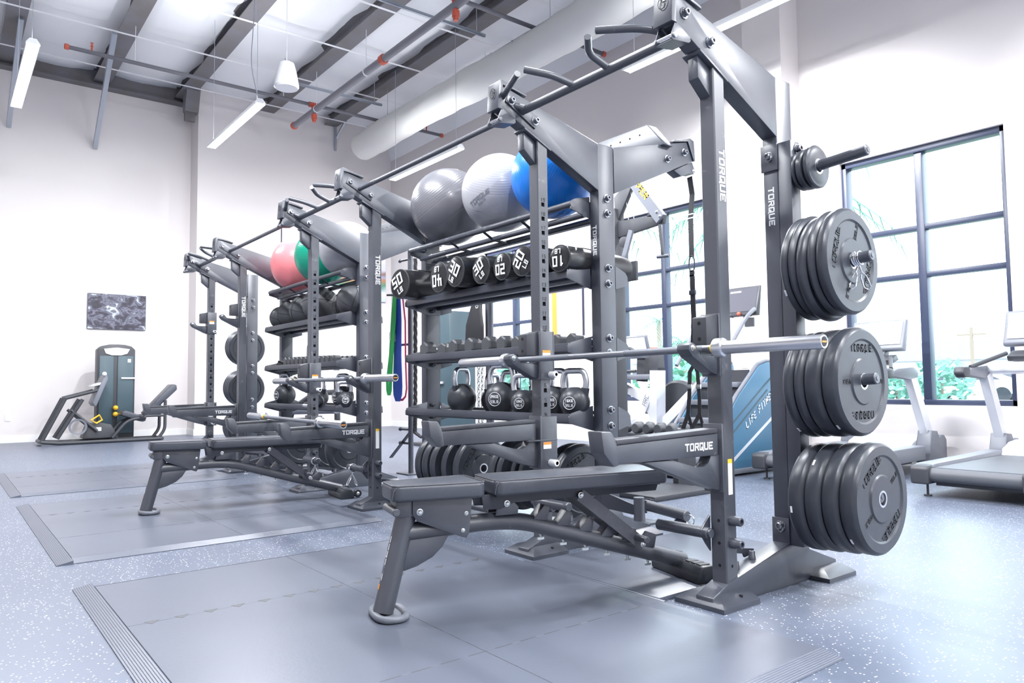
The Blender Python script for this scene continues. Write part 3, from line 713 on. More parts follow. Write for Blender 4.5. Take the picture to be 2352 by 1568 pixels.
# ------------------------------------------------------------------ storage shelving between the racks
def storage(root):
    L = WS
    for nm, zt, z0 in (('sandbag', 1.507, 1.44), ('dumbbell', 1.092, 1.06), ('kettlebell', .697, .64)):
        sh = obj('shelf', MB().box(-L+.004, -P-.004, .283, .667, zt-.012, zt, .002).box(-L+.004, -P-.004, .272, .285, zt-.03, zt+.018, .003).box(-L+.004, -P-.004, .667, .682, zt-.03, zt+.018, .003)
                 .box(-L+.01, -P-.01, .36, .40, zt-.045, zt-.010, .003).box(-L+.01, -P-.01, .55, .59, zt-.045, zt-.010, .003), 'powder', root)
        d = zt-1.507
        fr = [(.268, 1.475+d), (.268, 1.508+d), (.290, 1.529+d), (.455, 1.566+d), (.455, 1.424+d)]
        re_ = [(.58, 1.560+d), (.662, 1.525+d), (.680, 1.503+d), (.684, 1.452+d), (.58, 1.424+d)]
        for xa, xb in ((-P-.010, -P-.002), (-L+.002, -L+.010)):
            obj('shelf_bracket', MB().prism(fr, 'x', xa, xb, .001).prism(re_, 'x', xa, xb, .001).box(xa, xb, .455, .58, 1.424+d, 1.50+d), 'powder', sh)
        obj('rear_wing', MB().prism(re_, 'x', -.006, .0005), 'powder', sh, smooth=False)
        for z in (1.541+d, 1.451+d):
            bolt(sh, (-L+.010, .50, z), '+x', NUT, .7)
    rl = obj('ball_rails', MB().cyl((-P, .322, 1.903), (-L, .322, 1.903), .0195, 18), 'powder_chalk', root)
    obj('rail', MB().cyl((-P, .632, 1.868), (-L, .632, 1.868), .0195, 18), 'powder', rl)
    obj('rail', MB().cyl((-P, .415, 1.852), (-L, .415, 1.852), .018, 18), 'powder', rl)
    obj('rail', MB().cyl((-P, .545, 1.846), (-L, .545, 1.846), .018, 18), 'powder', rl)
    for x in (-.55, -.95, -1.35): obj('cross_tie', MB().tube([(x, .322, 1.895), (x, .415, 1.845), (x, .545, 1.84), (x, .632, 1.862)], .009, 8), 'powder_dark', rl)
    fr = [(.306, 1.872), (.320, 1.924), (.346, 1.937), (.455, 1.960), (.455, 1.834)]; re_ = [(.58, 1.922), (.634, 1.900), (.644, 1.846), (.58, 1.818)]
    for xa, xb in ((-P-.009, -P-.001), (-L+.001, -L+.009)):
        obj('rail_bracket', MB().prism(fr, 'x', xa, xb, .001).prism(re_, 'x', xa, xb, .001).box(xa, xb, .455, .58, 1.82, 1.93), 'powder', rl)
        bolt(rl, (xa-.002 if xa < -1 else xa, .43, 1.915), '-x' if xa > -1 else '+x', NUT, .8)
    cb = obj('cross_bar', MB().cyl((-P, -.109, 2.314), (-L, -.109, 2.314), .016, 18), 'powder_chalk', root)
    pl = [(-.216, 2.344), (-.197, 2.388), (.012, 2.302), (-.018, 2.238)]
    obj('bar_plate', MB().prism(pl, 'x', -L, -L+.010, .002), 'powder', cb); obj('bar_plate', MB().prism(pl, 'x', -P-.010, -P, .002), 'powder', cb)
    for x in (0, -L):
        ra = obj('rear_arm', MB().prism([(.584, 2.257), (1.258, 2.422), (1.314, 2.306), (.584, 1.984)], 'x', x-P, x, .003), 'powder', root)
        for y, z in ((1.062, 2.276), (1.23, 2.349)): bolt(ra, (x, y, z))
        obj('end_cap', MB().prism([(1.13, 2.396), (1.13, 2.410), (1.283, 2.450), (1.322, 2.438), (1.332, 2.310), (1.318, 2.308), (1.264, 2.428)], 'x', x-P-.008, x+.008, .002), 'powder', ra)
        obj('strap_mount', MB().prism([(1.13, 2.218), (1.225, 2.262), (1.312, 2.302), (1.342, 2.246), (1.325, 2.225), (1.28, 2.225), (1.20, 2.190)], 'x', x-P+.006, x-.002, .003), 'powder', ra)
        bolt(ra, (x-.002, 1.325, 2.243), '+x', ZB)
    rb = obj('rear_beam', MB().prism([(-.103, 2.512), (-L-P+.103, 2.512), (-L-P-.03, 2.352), (.03, 2.352)], 'y', 1.0, 1.09, .004), 'powder', root)
    for i in range(20): obj('screw_hole', MB().cyl((-.165-.085*i, 1.001, 2.461), (-.165-.085*i, .9992, 2.461), .0065, 10), 'hole_shade', rb)
    lo = obj('lower_rail', MB().box(-L, -P, .33, .36, .055, .075, .003), 'powder_dark', root)
    obj('lower_rail', MB().box(-L, -P, .66, .69, .055, .075, .003), 'powder_dark', root)
STOR1 = thing('storage_rack', 'black three-shelf storage rack holding sandbags, hex dumbbells and kettlebells', 'storage rack', (ST[2], 0, 0), 0, 'storage racks between the power racks')
storage(STOR1)
STOR2 = dup(STOR1, (ST[4], 0, 0), label='black three-shelf storage rack holding black medicine balls, left of centre')

# ------------------------------------------------------------------ hooks on the uprights
LOGO_HL = text(MB(), 'TORQUE', (0, 0, 0), (0, -1, 0), (0, 0, 1), .024, .80, .26, .30, center=True).mesh('logo', 'white_print', smooth=False)
def jcup_parts(t, m):
    """m=+1: plate, pin and label on the +X side of the upright (left-hand posts); m=-1 mirrored"""
    X = (lambda v: v) if m > 0 else (lambda v: -P-v)
    def bx(mb, a, b, *r, **k): a, b = sorted((X(a), X(b))); return mb.box(a, b, *r, **k)
    def pr(poly, a, b, bev): a, b = sorted((X(a), X(b))); return MB().prism(poly, 'x', a, b, bev)
    ax = '+x' if m > 0 else '-x'
    bd = MB(); bx(bd, .001, .012, -.012, .090, .905, 1.160, .002); bx(bd, -P-.004, .012, -.014, -.002, .905, 1.160, .002); bx(bd, -.012, .012, P+.004, P+.014, .93, 1.160, .002)
    obj('bracket', bd, 'powder_chalk', t)
    obj('guard', pr([(-.088, 1.030), (-.088, 1.142), (-.014, 1.158), (-.014, 1.030)], -P+.002, -.002, .004), 'urethane', t)
    for z in (1.055, 1.118): obj('screw_hole', MB().cyl((-P*.5, -.087, z), (-P*.5, -.0888, z), .008, 12), 'hole_shade', t)
    hk = [(-.014, .985), (-.014, .908), (-.050, .922), (-.170, .982), (-.194, 1.010), (-.190, 1.030), (-.170, 1.038), (-.152, 1.030), (-.132, 1.000), (-.118, .992), (-.06, .990)]
    obj('hook', MB().prism(hk, 'x', -P+.006, -.006, .003), 'powder', t)
    obj('liner', MB().prism([(-.125, .993), (-.09, .991), (-.02, .991), (-.02, .995), (-.10, .9955), (-.125, .999)], 'x', -P+.004, -.004), 'urethane', t, smooth=False)
    bolt(t, (-.006, -.172, 1.016), '+x', ZB)
    obj('pin_knob', MB().cyl((X(.010), .060, .932), (X(.060), .060, .932), .0165, 16, bev=.003).lathe([(.012, .0), (.009, .0005), (.0085, -.002), (0, -.002)], (X(.060), .060, .932), (m, 0, 0), 14), 'white_metal', t)
    obj('warning_label', bx(MB(), .012, .0127, .008, .062, 1.022, 1.046), 'sticker_white', t, smooth=False)
    obj('warning_label', bx(MB(), .012, .0128, .008, .062, 1.046, 1.060), 'orange_print', t, smooth=False)
def arm_parts(t, m):
    X = (lambda v: v) if m > 0 else (lambda v: -P-v)
    def bx(mb, a, b, *r, **k): a, b = sorted((X(a), X(b))); return mb.box(a, b, *r, **k)
    obj('arm', MB().prism([(-.645, .664), (-.03, .679), (-.03, .592), (-.60, .597)], 'x', -P+.004, -.004, .004), 'powder_chalk', t)
    obj('tip', MB().prism([(-.684, .716), (-.632, .713), (-.612, .684), (-.604, .660), (-.596, .594), (-.626, .590), (-.672, .641)], 'x', -P+.001, -.001, .006), 'powder_chalk', t)
    obj('top_liner', MB().prism([(-.612, .666), (-.610, .684), (-.034, .698), (-.034, .680)], 'x', -P+.001, -.001, .003), 'urethane', t)
    br = [(-.465, .594), (-.295, .590), (-.16, .553), (-.115, .548), (-.085, .562), (-.072, .592), (-.014, .592), (-.014, .448), (-.112, .474)]
    obj('brace', MB().prism(br, 'x', -P+.014, -.010, .003), 'powder_chalk', t)
    sd = MB(); bx(sd, .001, .014, -.014, .100, .442, .712, .002); bx(sd, -P-.006, .014, -.016, -.002, .442, .716, .003); bx(sd, -.012, .014, P+.004, P+.016, .47, .70, .002); bx(sd, -.004, .016, -.10, .100, .586, .594, .001)
    obj('saddle', sd, 'powder_chalk', t)
    obj('logo', LOGO_H if m < 0 else LOGO_HL, None, t, loc=(X(-P+.004)+(.0008 if m < 0 else -.0008), -.150, .633))
    obj('pin_knob', MB().cyl((X(.010), .052, .472), (X(.066), .052, .472), .018, 16, bev=.003).lathe([(.013, .0), (.010, .0005), (.0095, -.002), (0, -.002)], (X(.066), .052, .472), (m, 0, 0), 14), 'white_metal', t)
    obj('warning_label', bx(MB(), .014, .0147, .004, .058, .545, .566), 'sticker_white', t, smooth=False)
    obj('warning_label', bx(MB(), .014, .0148, .004, .058, .566, .580), 'orange_print', t, smooth=False)
GJ, GA = 'bar hooks on the uprights', 'safety arms on the uprights'
J1 = thing('j_cup', 'black bar hook holding the right end of the nearest barbell', 'bar hook', (ST[1], 0, 0), 0, GJ); jcup_parts(J1, -1)
J2 = thing('j_cup', 'black bar hook holding the left end of the nearest barbell', 'bar hook', (ST[2], 0, 0), 0, GJ); jcup_parts(J2, 1)
A1 = thing('safety_arm', 'black safety arm with white lettering on the nearest upright', 'safety arm', (ST[1], 0, 0), 0, GA); arm_parts(A1, -1)
A2 = thing('safety_arm', 'black safety arm in front of the kettlebell shelf', 'safety arm', (ST[2], 0, 0), 0, GA); arm_parts(A2, 1)
DZ = .0762
dup(J1, (ST[3], 0, -DZ), label='black bar hook holding the right end of the middle barbell'); dup(J2, (ST[4], 0, -DZ), label='black bar hook holding the left end of the middle barbell')
dup(A1, (ST[3], 0, -DZ), label='black safety arm carrying the right end of the low barbell'); dup(A2, (ST[4], 0, -DZ), label='black safety arm carrying the left end of the low barbell')
dup(J1, (ST[5], 0, .61), label='empty black bar hook on the right upright of the farthest rack'); dup(J2, (ST[6], 0, .61), label='empty black bar hook on the far left upright')
dup(A1, (ST[5], 0, 0), label='empty black safety arm on the right upright of the farthest rack'); dup(A2, (ST[6], 0, 0), label='empty black safety arm on the far left upright')
# instruction labels on the right-hand uprights
for r_ in (RACK1, RACK2):
    fu = KIDS[r_.name][0]
    obj('instruction_label', MB().box(.0002, .0009, .024, .052, .43, .555), 'sticker_white', fu, smooth=False)
    obj('instruction_label', MB().box(.0002, .0010, .024, .052, .555, .572), 'yellow_print', fu, smooth=False)
# bar holder on the inside of the second frame
hl = obj('bar_holder', MB().box(-WR+.0, -WR+.05, .43, .445, .17, .34, .002).prism([(-WR+.02, .20), (-WR+.02, .29), (-.86, .24), (-.86, .19)], 'y', .415, .43), 'powder_dark', RACK1)
obj('holder_tube', MB().cyl((-.84, .42, .165), (-.84, .42, .285), .028, 18), 'powder_chalk', hl)

# ------------------------------------------------------------------ barbells
def barbell(label, x, y, z, tilt=0, rz=0):
    t = thing('barbell', label, 'barbell', (x, y, z), 0, 'olympic barbells'); t.rotation_euler = (0, -tilt, rz)
    sh = obj('shaft', MB().cyl((-.66, 0, 0), (.66, 0, 0), .0142, 18), 'bar_steel', t)
    for s in (-1, 1):
        obj('knurling', MB().cyl((s*.18, 0, 0), (s*.60, 0, 0), .0149, 18), 'machine_gray', sh)
        sl = obj('sleeve', MB().lathe([(.0142, .652), (.030, .655), (.038, .660), (.038, .690), (.034, .697), (.0255, .700), (.0255, 1.096), (.0235, 1.1), (.020, 1.1), (.019, 1.0985), (0, 1.0985)], (0, 0, 0), (s, 0, 0), 28, close=False), 'brushed', t)
        obj('bushing', MB().cyl((s*.640, 0, 0), (s*.656, 0, 0), .019, 18), 'yellow_print', sl)
        obj('end_decal', MB().cyl((s*1.0983, 0, 0), (s*1.0994, 0, 0), .0175, 20), 'black_print', sl)
        obj('end_decal', MB().box(s*1.0996-.0003, s*1.0996+.0003, -.015, .015, -.003, .003), 'orange_print', sl, smooth=False)
barbell('chrome barbell on the nearest rack with its sleeve overlapping the plates', -.5995, -.11, 1.0115, .0045)
barbell('barbell resting in the hooks of the middle rack', -3.575, -.11, 1.0115-DZ, 0)
barbell('barbell lying low on the safety arms of the middle rack', -3.665, -.37, .7115-DZ, 0, -.06)
# ================================================================== weight plates
def plate_mesh(r, th, hub=True):
    h = th/2
    if hub: prof = [(.0255, -h), (.092, -h), (.098, -h+.006), (.168, -h+.006), (.176, -h), (r-.014, -h), (r-.003, -h+.010), (r, -h+.018), (r, h-.018), (r-.003, h-.010), (r-.014, h), (.176, h), (.168, h-.006), (.098, h-.006), (.092, h), (.0255, h), (.0255, -h)]
    else: prof = [(.026, -h), (r*.78, -h), (r*.82, -h+.002), (r-.006, -h+.002), (r, -h+.007), (r, h-.007), (r-.006, h-.002), (r*.82, h-.002), (r*.78, h), (.026, h), (.026, -h)]
    return MB().lathe(prof, (0, 0, 0), (1, 0, 0), 56, close=False)
PM, PW_ = {}, {}
RING = MB().lathe([(.0255, -.5), (.034, -.5), (.034, .5), (.0255, .5), (.0255, -.5)], (0, 0, 0), (1, 0, 0), 24, close=False).mesh('hub_ring', 'brushed')
LETTER = {}
def letters(rot, word):
    out = []
    for sgn in (1, -1):
        u = Vector((0, 1, 0))*sgn; v = Vector((0, 0, 1))*sgn
        for wd, q, h in (('TORQUE', v*.138, .026), (word, u*.134, .015)):
            m_ = text(MB(), wd, q, u, v, h, .85, .22, .34, center=True); ms = m_.bm
            r = bmesh.ops.extrude_face_region(ms, geom=ms.faces[:]); bmesh.ops.translate(ms, vec=(.0025, 0, 0), verts=[g for g in r['geom'] if isinstance(g, bmesh.types.BMVert)])
            bmesh.ops.rotate(ms, cent=(0, 0, 0), matrix=Matrix.Rotation(rot, 3, 'X'), verts=ms.verts[:]); out.append(m_)
    return out
def plate(label, x0, x1, y, z, r=.225, face=None, mark=None, group='bumper plates on the pegs', rz=0, hub=True, word='45LB', tilt=0):
    th = x1-x0-.003; key = (round(r, 3), round(th, 3), hub)
    if key not in PM: PM[key] = plate_mesh(r, th, hub).mesh('disc', 'plate_rubber', angle=35)
    t = thing('weight_plate', label, 'weight plate', ((x0+x1)/2, y, z), 0, group); t.rotation_euler = (0, tilt, rz)
    obj('disc', PM[key], None, t)
    h = obj('hub_ring', RING, None, t); h.scale = (th+.001, 1, 1)
    if face is not None:
        for m_ in letters(face, word): obj('lettering', m_, 'emboss', t, loc=(th/2-.0065, 0, 0), smooth=False)
    if mark is not None:
        m_ = MB().box(-.004, .004, -.001, .0006, -.013, .013); m_.move(Matrix.Rotation(mark, 4, 'X') @ Matrix.Translation((-th*.2, -r, 0)))
        obj('rim_mark', m_, 'white_print', t, smooth=False)
    return t
YP = .513
x = .090
for i, (w_, lb, mk, fc) in enumerate(((.034, 'black bumper plate innermost on the second peg from the top', .55, None), (.036, 'black bumper plate second from the post on the second peg from the top', None, None), (.050, 'black bumper plate in the middle of the second peg from the top, hanging lower', None, None),
        (.038, 'black bumper plate second from the front on the second peg from the top', None, None), (.052, 'black bumper plate in front on second peg from top, behind the spring collar', None, 1.25))):
    zp = 1.372+.07*(x-.068)-.0015; zc = zp-.0015
    plate(lb, x, x+w_, YP, zc-(.014 if i == 2 else 0), r=.225 if i != 2 else .2255, face=fc, mark=mk, word='25LB'); x += w_
x = .083
for i, (w_, lb, mk, fc) in enumerate(((.050, 'black bumper plate innermost on the third peg from the top', 1.0, None), (.046, 'black bumper plate second from the post on the third peg from the top', None, None), (.075, 'thick black bumper plate second from the front on the third peg from the top', None, None), (.072, 'thick black bumper plate in front on third peg from top, by the barbell end', .95, 0.0))):
    plate(lb, x, x+w_, YP, .868+.07*(x-.068)-.003, face=fc, mark=mk); x += w_
x = .089
for i, (lb, mk, fc) in enumerate((('thick black bumper plate innermost on the lowest peg', .15, None), ('thick black bumper plate second from the post on the lowest peg', -.75, None), ('thick black bumper plate second from the front on the lowest peg', None, None), ('thick black bumper plate in front on the lowest peg, hiding the peg tip', .75, .60))):
    plate(lb, x, x+.0735, YP, .392+.07*(x-.068)-.003, face=fc, mark=mk); x += .0735
for a, b, r_, lb in ((.074, .095, .086, 'small black change plate innermost on the top peg'), (.096, .130, .090, 'small black change plate in the middle of the top peg'), (.134, .165, .094, 'small black change plate in front on the top peg')):
    plate(lb, a, b, YP, 1.812+.07*((a+b)/2-.068)-.002, r=r_, hub=False, group='small plates on the top peg')
XF = ST[6]-P-.068
for z, n, lb in ((1.372, 3, 'upper'), (.868, 4, 'middle'), (.392, 4, 'lower')):
    for k in range(n):
        plate('%s black bumper plate on the %s peg behind the farthest rack' % (['front', 'second', 'third', 'rearmost' if n == 4 else ''][k] if k < 3 or n == 4 else 'rearmost', lb), XF-.03-.06*(k+1), XF-.03-.06*k, YP, z-.002+.004*k, group='bumper plates on the %s far peg' % lb, face=None, mark=1.0 if k == 1 else None)
PX = [-2.847, -2.750, -2.645, -2.503, -2.347, -1.947, -1.874, -1.776, -1.70, -1.42, -1.345]
PN = ['leftmost under the kettlebell shelf, beside the hanging bands', 'second from the left under the kettlebell shelf', 'third from the left under the kettlebell shelf', 'fourth from the left under the kettlebell shelf', 'showing its steel hub under the kettlebell shelf',
      'first of the middle cluster behind the bench', 'second of the middle cluster behind the bench', 'third of the middle cluster behind the bench', 'last of the middle cluster behind the bench', 'behind the one nearest the second frame, low shelf', 'nearest the second frame, low behind the bench']
PT = [.072, .072, .07, .06, .07, .06, .05, .036, .036, .06, .06]
for x, nm, th in zip(PX, PN, PT):
    plate('black bumper plate %s' % nm, x-th, x, .510, .292+.012, r=.225 if th > .04 else .20, group='bumper plates stored low between the racks', face=rnd.uniform(0, 3) if nm[:3] in ('sho', 'nea') else None, mark=.6 if 'leftmost' in nm else None)
PX2 = [-5.75, -5.66, -5.55, -4.9, -4.8, -4.45]
for k, x in enumerate(PX2):
    plate('black bumper plate stored low behind the second bench, %s from the left' % ['first', 'second', 'third', 'fourth', 'fifth', 'sixth'][k], x-.07, x, .51, .304, group='bumper plates stored low behind the second bench')

# spring collars
def collar(label, p, d, s=1):
    t = thing('spring_collar', label, 'collar', p, 0, 'spring collars'); d = Vector(d).normalized(); t.rotation_euler = d.to_track_quat('X', 'Z').to_euler()
    pts = [(.003+.0075*k/16*1.0, .0285*math.cos(2*PI*k/16), .0285*math.sin(2*PI*k/16)) for k in range(-8, 50)]
    pts = [(.0005*(k+8), .0285*math.cos(2*PI*k/16), .0285*math.sin(2*PI*k/16)) for k in range(-8, 46)]
    obj('coil', MB().tube(pts, .0036, 8), 'chrome', t)
    for q in (-.45, .35):
        a = Vector((.012+.02*q, -.028*math.sin(q), -.028)); dn = Vector((.25*q, math.sin(q), -math.cos(q)))
        sd = Vector((1, 0, 0))
        obj('handle', MB().tube([a, a+dn*.03, a+dn*.055-sd*.012, a+dn*.10-sd*.014, a+dn*.112, a+dn*.10+sd*.014, a+dn*.055+sd*.012, a+dn*.03], .0036, 8), 'chrome', t)
collar('chrome spring collar hanging on the second peg from the top', (.305, YP, 1.388), (1, 0, .07))
collar('chrome spring collar hanging on the peg at the foot of the middle rack', (ST[3]-.27, -.034, .2745), (1, 0, 0))
collar('chrome spring collar on the left foot peg of the middle rack', (ST[4]+.17, -.034, .2745), (1, 0, 0))

# ================================================================== benches
def bench(t):
    def rp(poly, x0, x1, z0, z1, bev, nm, par, mat_='vinyl'): pass
    leg = obj('front_leg', MB().tube([(0, -.018, .02), (0, .075, .385)], .039, 20), 'powder_chalk', t)
    ax_ = Vector((0, -.093, -.365)).normalized(); ef = Vector((0, -.365, .093)).normalized(); top = Vector((0, .0496, .285))
    def on_leg(mb, p0):
        for v in mb.bm.verts:
            a_, b_ = v.co.x, v.co.y; ph = p0+b_/.0395; v.co = top+ax_*a_+(ef*math.cos(ph)+Vector((1, 0, 0))*math.sin(ph))*.0397
        return mb
    obj('logo', on_leg(text(MB(), 'TORQUE', (0, 0, 0), (1, 0, 0), (0, 1, 0), .022, .85, .24, .36), -.35), 'white_print', leg, smooth=False)
    mk = MB()
    for k in range(4): mk.quad((.176, .0055*k, 0), (.196, .0055*k, 0), (.196, .0055*(k+1), 0), (.176, .0055*(k+1), 0))
    obj('logo_mark', on_leg(mk, -.35), 'orange_print', leg, smooth=False)
    fr_pts = [(.098*math.copysign(abs(math.cos(a))**.7, math.cos(a)), .056*math.copysign(abs(math.sin(a))**.8, math.sin(a))+.004, .014) for a in [2*PI*k/40 for k in range(40)]]
    obj('front_foot', MB().tube(fr_pts, .0135, 10, True).box(-.085, .085, -.045, .05, .002, .012, .002), 'machine_gray', leg)
    obj('gusset', MB().prism([(.012, .165), (.06, .165), (.11, .178), (.17, .205), (.21, .24), (.238, .285), (.06, .285)], 'x', -.02, .02, .002), 'powder', leg)
    sp = obj('spine', MB().tube(fillet([(0, .06, .305), (0, .42, .318), (0, .56, .306), (0, 1.09, .143), (0, 1.36, .062)], .14, 8), .0345, 18), 'powder_chalk', t)
    for k in range(6):
        y = .60+.105*k; z = .306-(y-.56)*.308
        obj('ladder_tooth', MB().prism([(y, z+.02), (y+.05, z+.075), (y+.075, z+.065), (y+.062, z+.01)], 'x', -.028, .028, .002), 'powder', sp)
        obj('wing_screw', MB().cyl((0, y+.04, z-.035), (0, y+.045, z-.062), .006, 8).box(-.004, .004, y+.03, y+.058, z-.07, z-.06), 'zinc', sp)
    rf = obj('rear_foot', MB().prism([(1.305, .0), (1.305, .040), (1.328, .074), (1.392, .074), (1.415, .040), (1.415, .0)], 'x', -.175, .175, .010), 'rubber', t)
    for k in range(3):
        for s in (-1, 1): obj('grip_pad', MB().box(s*(.062+.038*k)-.016, s*(.062+.038*k)+.016, 1.334, 1.386, .0735, .078, .002), 'rubber_matte', rf)
    for s in (-1, 1):
        wh = obj('transport_wheel', MB().cyl((s*.135, 1.445, .036), (s*.165, 1.445, .036), .032, 20, bev=.004), 'rubber', t)
        bolt(wh, (s*.165, 1.445, .036), '+x' if s > 0 else '-x', ZB)
    def pad(nm, y0, y1, w0, w1, z0, z1):
        m_ = MB(); c = .02
        A = [(-w0+c, y0), (w0-c, y0), (w0, y0+c), (w1, y1-c), (w1-c, y1), (-w1+c, y1), (-w1, y1-c), (-w0, y0+c)]
        m_.prism(A, 'z', z0, z1, .012, seg=3)
        p_ = obj(nm, m_, 'vinyl', t, angle=50)
        e = .0035
        ring = [(x*.955, y0+(y-y0)*.985+.004, z1-.0005) for x, y in A]
        obj('piping', MB().tube(ring, .0022, 6, True), 'thread', p_)
        for s in (-1, 1):
            obj('seam', MB().tube([(s*w0*.95, y0+.02, z1-.004), (s*(w0-.004), y0+.005, z1-.018), (s*(w0-.012), y0+.001, z0+.008)], .0018, 6), 'thread', p_)
        return p_
    pad('seat_pad', -.005, .355, .092, .128, .433, .492)
    pad('back_pad', .392, 1.205, .128, .128, .433, .492)
    pf = obj('pad_frame', MB().prism([(.36, .432), (.37, .375), (.44, .372), (.50, .395), (1.18, .395), (1.195, .432)], 'x', -.058, -.050, .001).prism([(.36, .432), (.37, .375), (.44, .372), (.50, .395), (1.18, .395), (1.195, .432)], 'x', .050, .058, .001).box(-.09, .09, .41, 1.18, .425, .433), 'powder_dark', t)
    for s in (-1, 1):
        sd = obj('side_plate', MB().prism([(.083, .430), (.083, .378), (.100, .352), (.285, .275), (.300, .272), (.309, .290), (.324, .430)], 'x', s*.046, s*.052, .001), 'powder', t)
        for y, z in ((.110, .386), (.298, .366), (.284, .302)): bolt(sd, (s*.052, y, z), '+x' if s > 0 else '-x', ZB, 1 if y < .2 else .65)
        hg = obj('hinge_plate', MB().prism([(.425, .345), (.445, .415), (.485, .415), (.525, .372), (.520, .345)], 'x', s*.038, s*.046, .001), 'powder', t)
        bolt(hg, (s*.058, .468, .392), '+x' if s > 0 else '-x', ZB)
        ar = obj('support_arm', MB().tube([(s*.066, .795, .405), (s*.066, 1.105, .168)], 0, flat=(.026, .003, (s, 0, 0))), 'powder_chalk', t, smooth=False)
        bolt(ar, (s*.069, .798, .403), '+x' if s > 0 else '-x', ZB); bolt(ar, (s*.069, 1.100, .172), '+x' if s > 0 else '-x', ZB)
    obj('adjust_handle', MB().cyl((-.10, 1.07, .205), (.145, 1.07, .205), .0145, 16, bev=.003), 'powder_chalk', t)
    obj('seat_handle', MB().cyl((-.075, .012, .395), (.085, .012, .395), .0145, 16, bev=.003), 'powder_chalk', t)
    obj('seat_pivot', MB().box(-.045, .045, .02, .10, .37, .43, .003), 'powder', t)
B1_ = thing('weight_bench', 'flat black padded weight bench in the foreground', 'weight bench', (-.70, -1.13, .018), -math.radians(14), 'black padded weight benches')
bench(B1_)
dup(B1_, (-3.81, -1.31, .018), -math.radians(8), label='flat black padded weight bench in the middle rack')

# ================================================================== balls, bags, dumbbells, kettlebells
def gym_ball(label, p, r, mat_, ax, grp):
    t = thing('stability_ball', label, 'exercise ball', p, 0, grp)
    q = Vector(ax).normalized().to_track_quat('Z', 'Y').to_euler(); t.rotation_euler = q
    prof = [(0, -r)]
    n = 150
    for i in range(1, n):
        a = -PI/2+PI*i/n; rr = r
        if .22 < abs(a) < .95 and i % 3 == 0: rr = r*.9962
        prof.append((rr*math.cos(a), rr*math.sin(a)))
    prof.append((0, r))
    obj('shell', MB().lathe(prof, n=64, close=False), mat_, t, angle=80)
    obj('valve', MB().lathe([(.012, r-.001), (.012, r+.002), (0, r+.003)], n=14), mat_, t)
    return t
g = gym_ball('dark grey glossy exercise ball at the left of the upper rails', (-2.715, .475, 2.205), .283, 'ball_dark', (-.2, -.6, .75), 'exercise balls on the rails')
g = gym_ball('light grey exercise ball between the dark grey and blue balls', (-2.08, .475, 2.175), .262, 'ball_gray', (.4, -.3, .8), 'exercise balls on the rails')
m_ = text(MB(), 'TORQUE', (0, 0, 0), (1, 0, .35), (-.1, 0, 1), .045, .8, .26, .3, center=True); text(m_, '55CM', (.02, 0, -.06), (1, 0, .35), (-.1, 0, 1), .028, .8, .2, .3, center=True)
for v in m_.bm.verts:
    d = Vector((.35+v.co.x*2.6, -1, -.35+v.co.z*2.6)).normalized(); v.co = d*.2635
gi = g.rotation_euler.to_matrix().inverted()
for v in m_.bm.verts: v.co = gi @ v.co
obj('lettering', m_, 'machine_gray', g, smooth=False)
g = gym_ball('bright blue exercise ball behind the numbered upright', (-1.545, .475, 2.16), .258, 'ball_blue', (-.75, -.3, .45), 'exercise balls on the rails')
gym_ball('pink exercise ball on the rails of the left storage rack', (-5.59, .475, 2.165), .289, 'ball_pink', (.5, .3, .8), 'exercise balls on the left rails')
gym_ball('green exercise ball between the pink and grey balls', (-4.985, .475, 2.165), .275, 'ball_green', (.3, -.4, .8), 'exercise balls on the left rails')
gym_ball('grey exercise ball at the right of the left storage rack', (-4.435, .475, 2.15), .26, 'ball_gray', (.3, -.4, .8), 'exercise balls on the left rails')

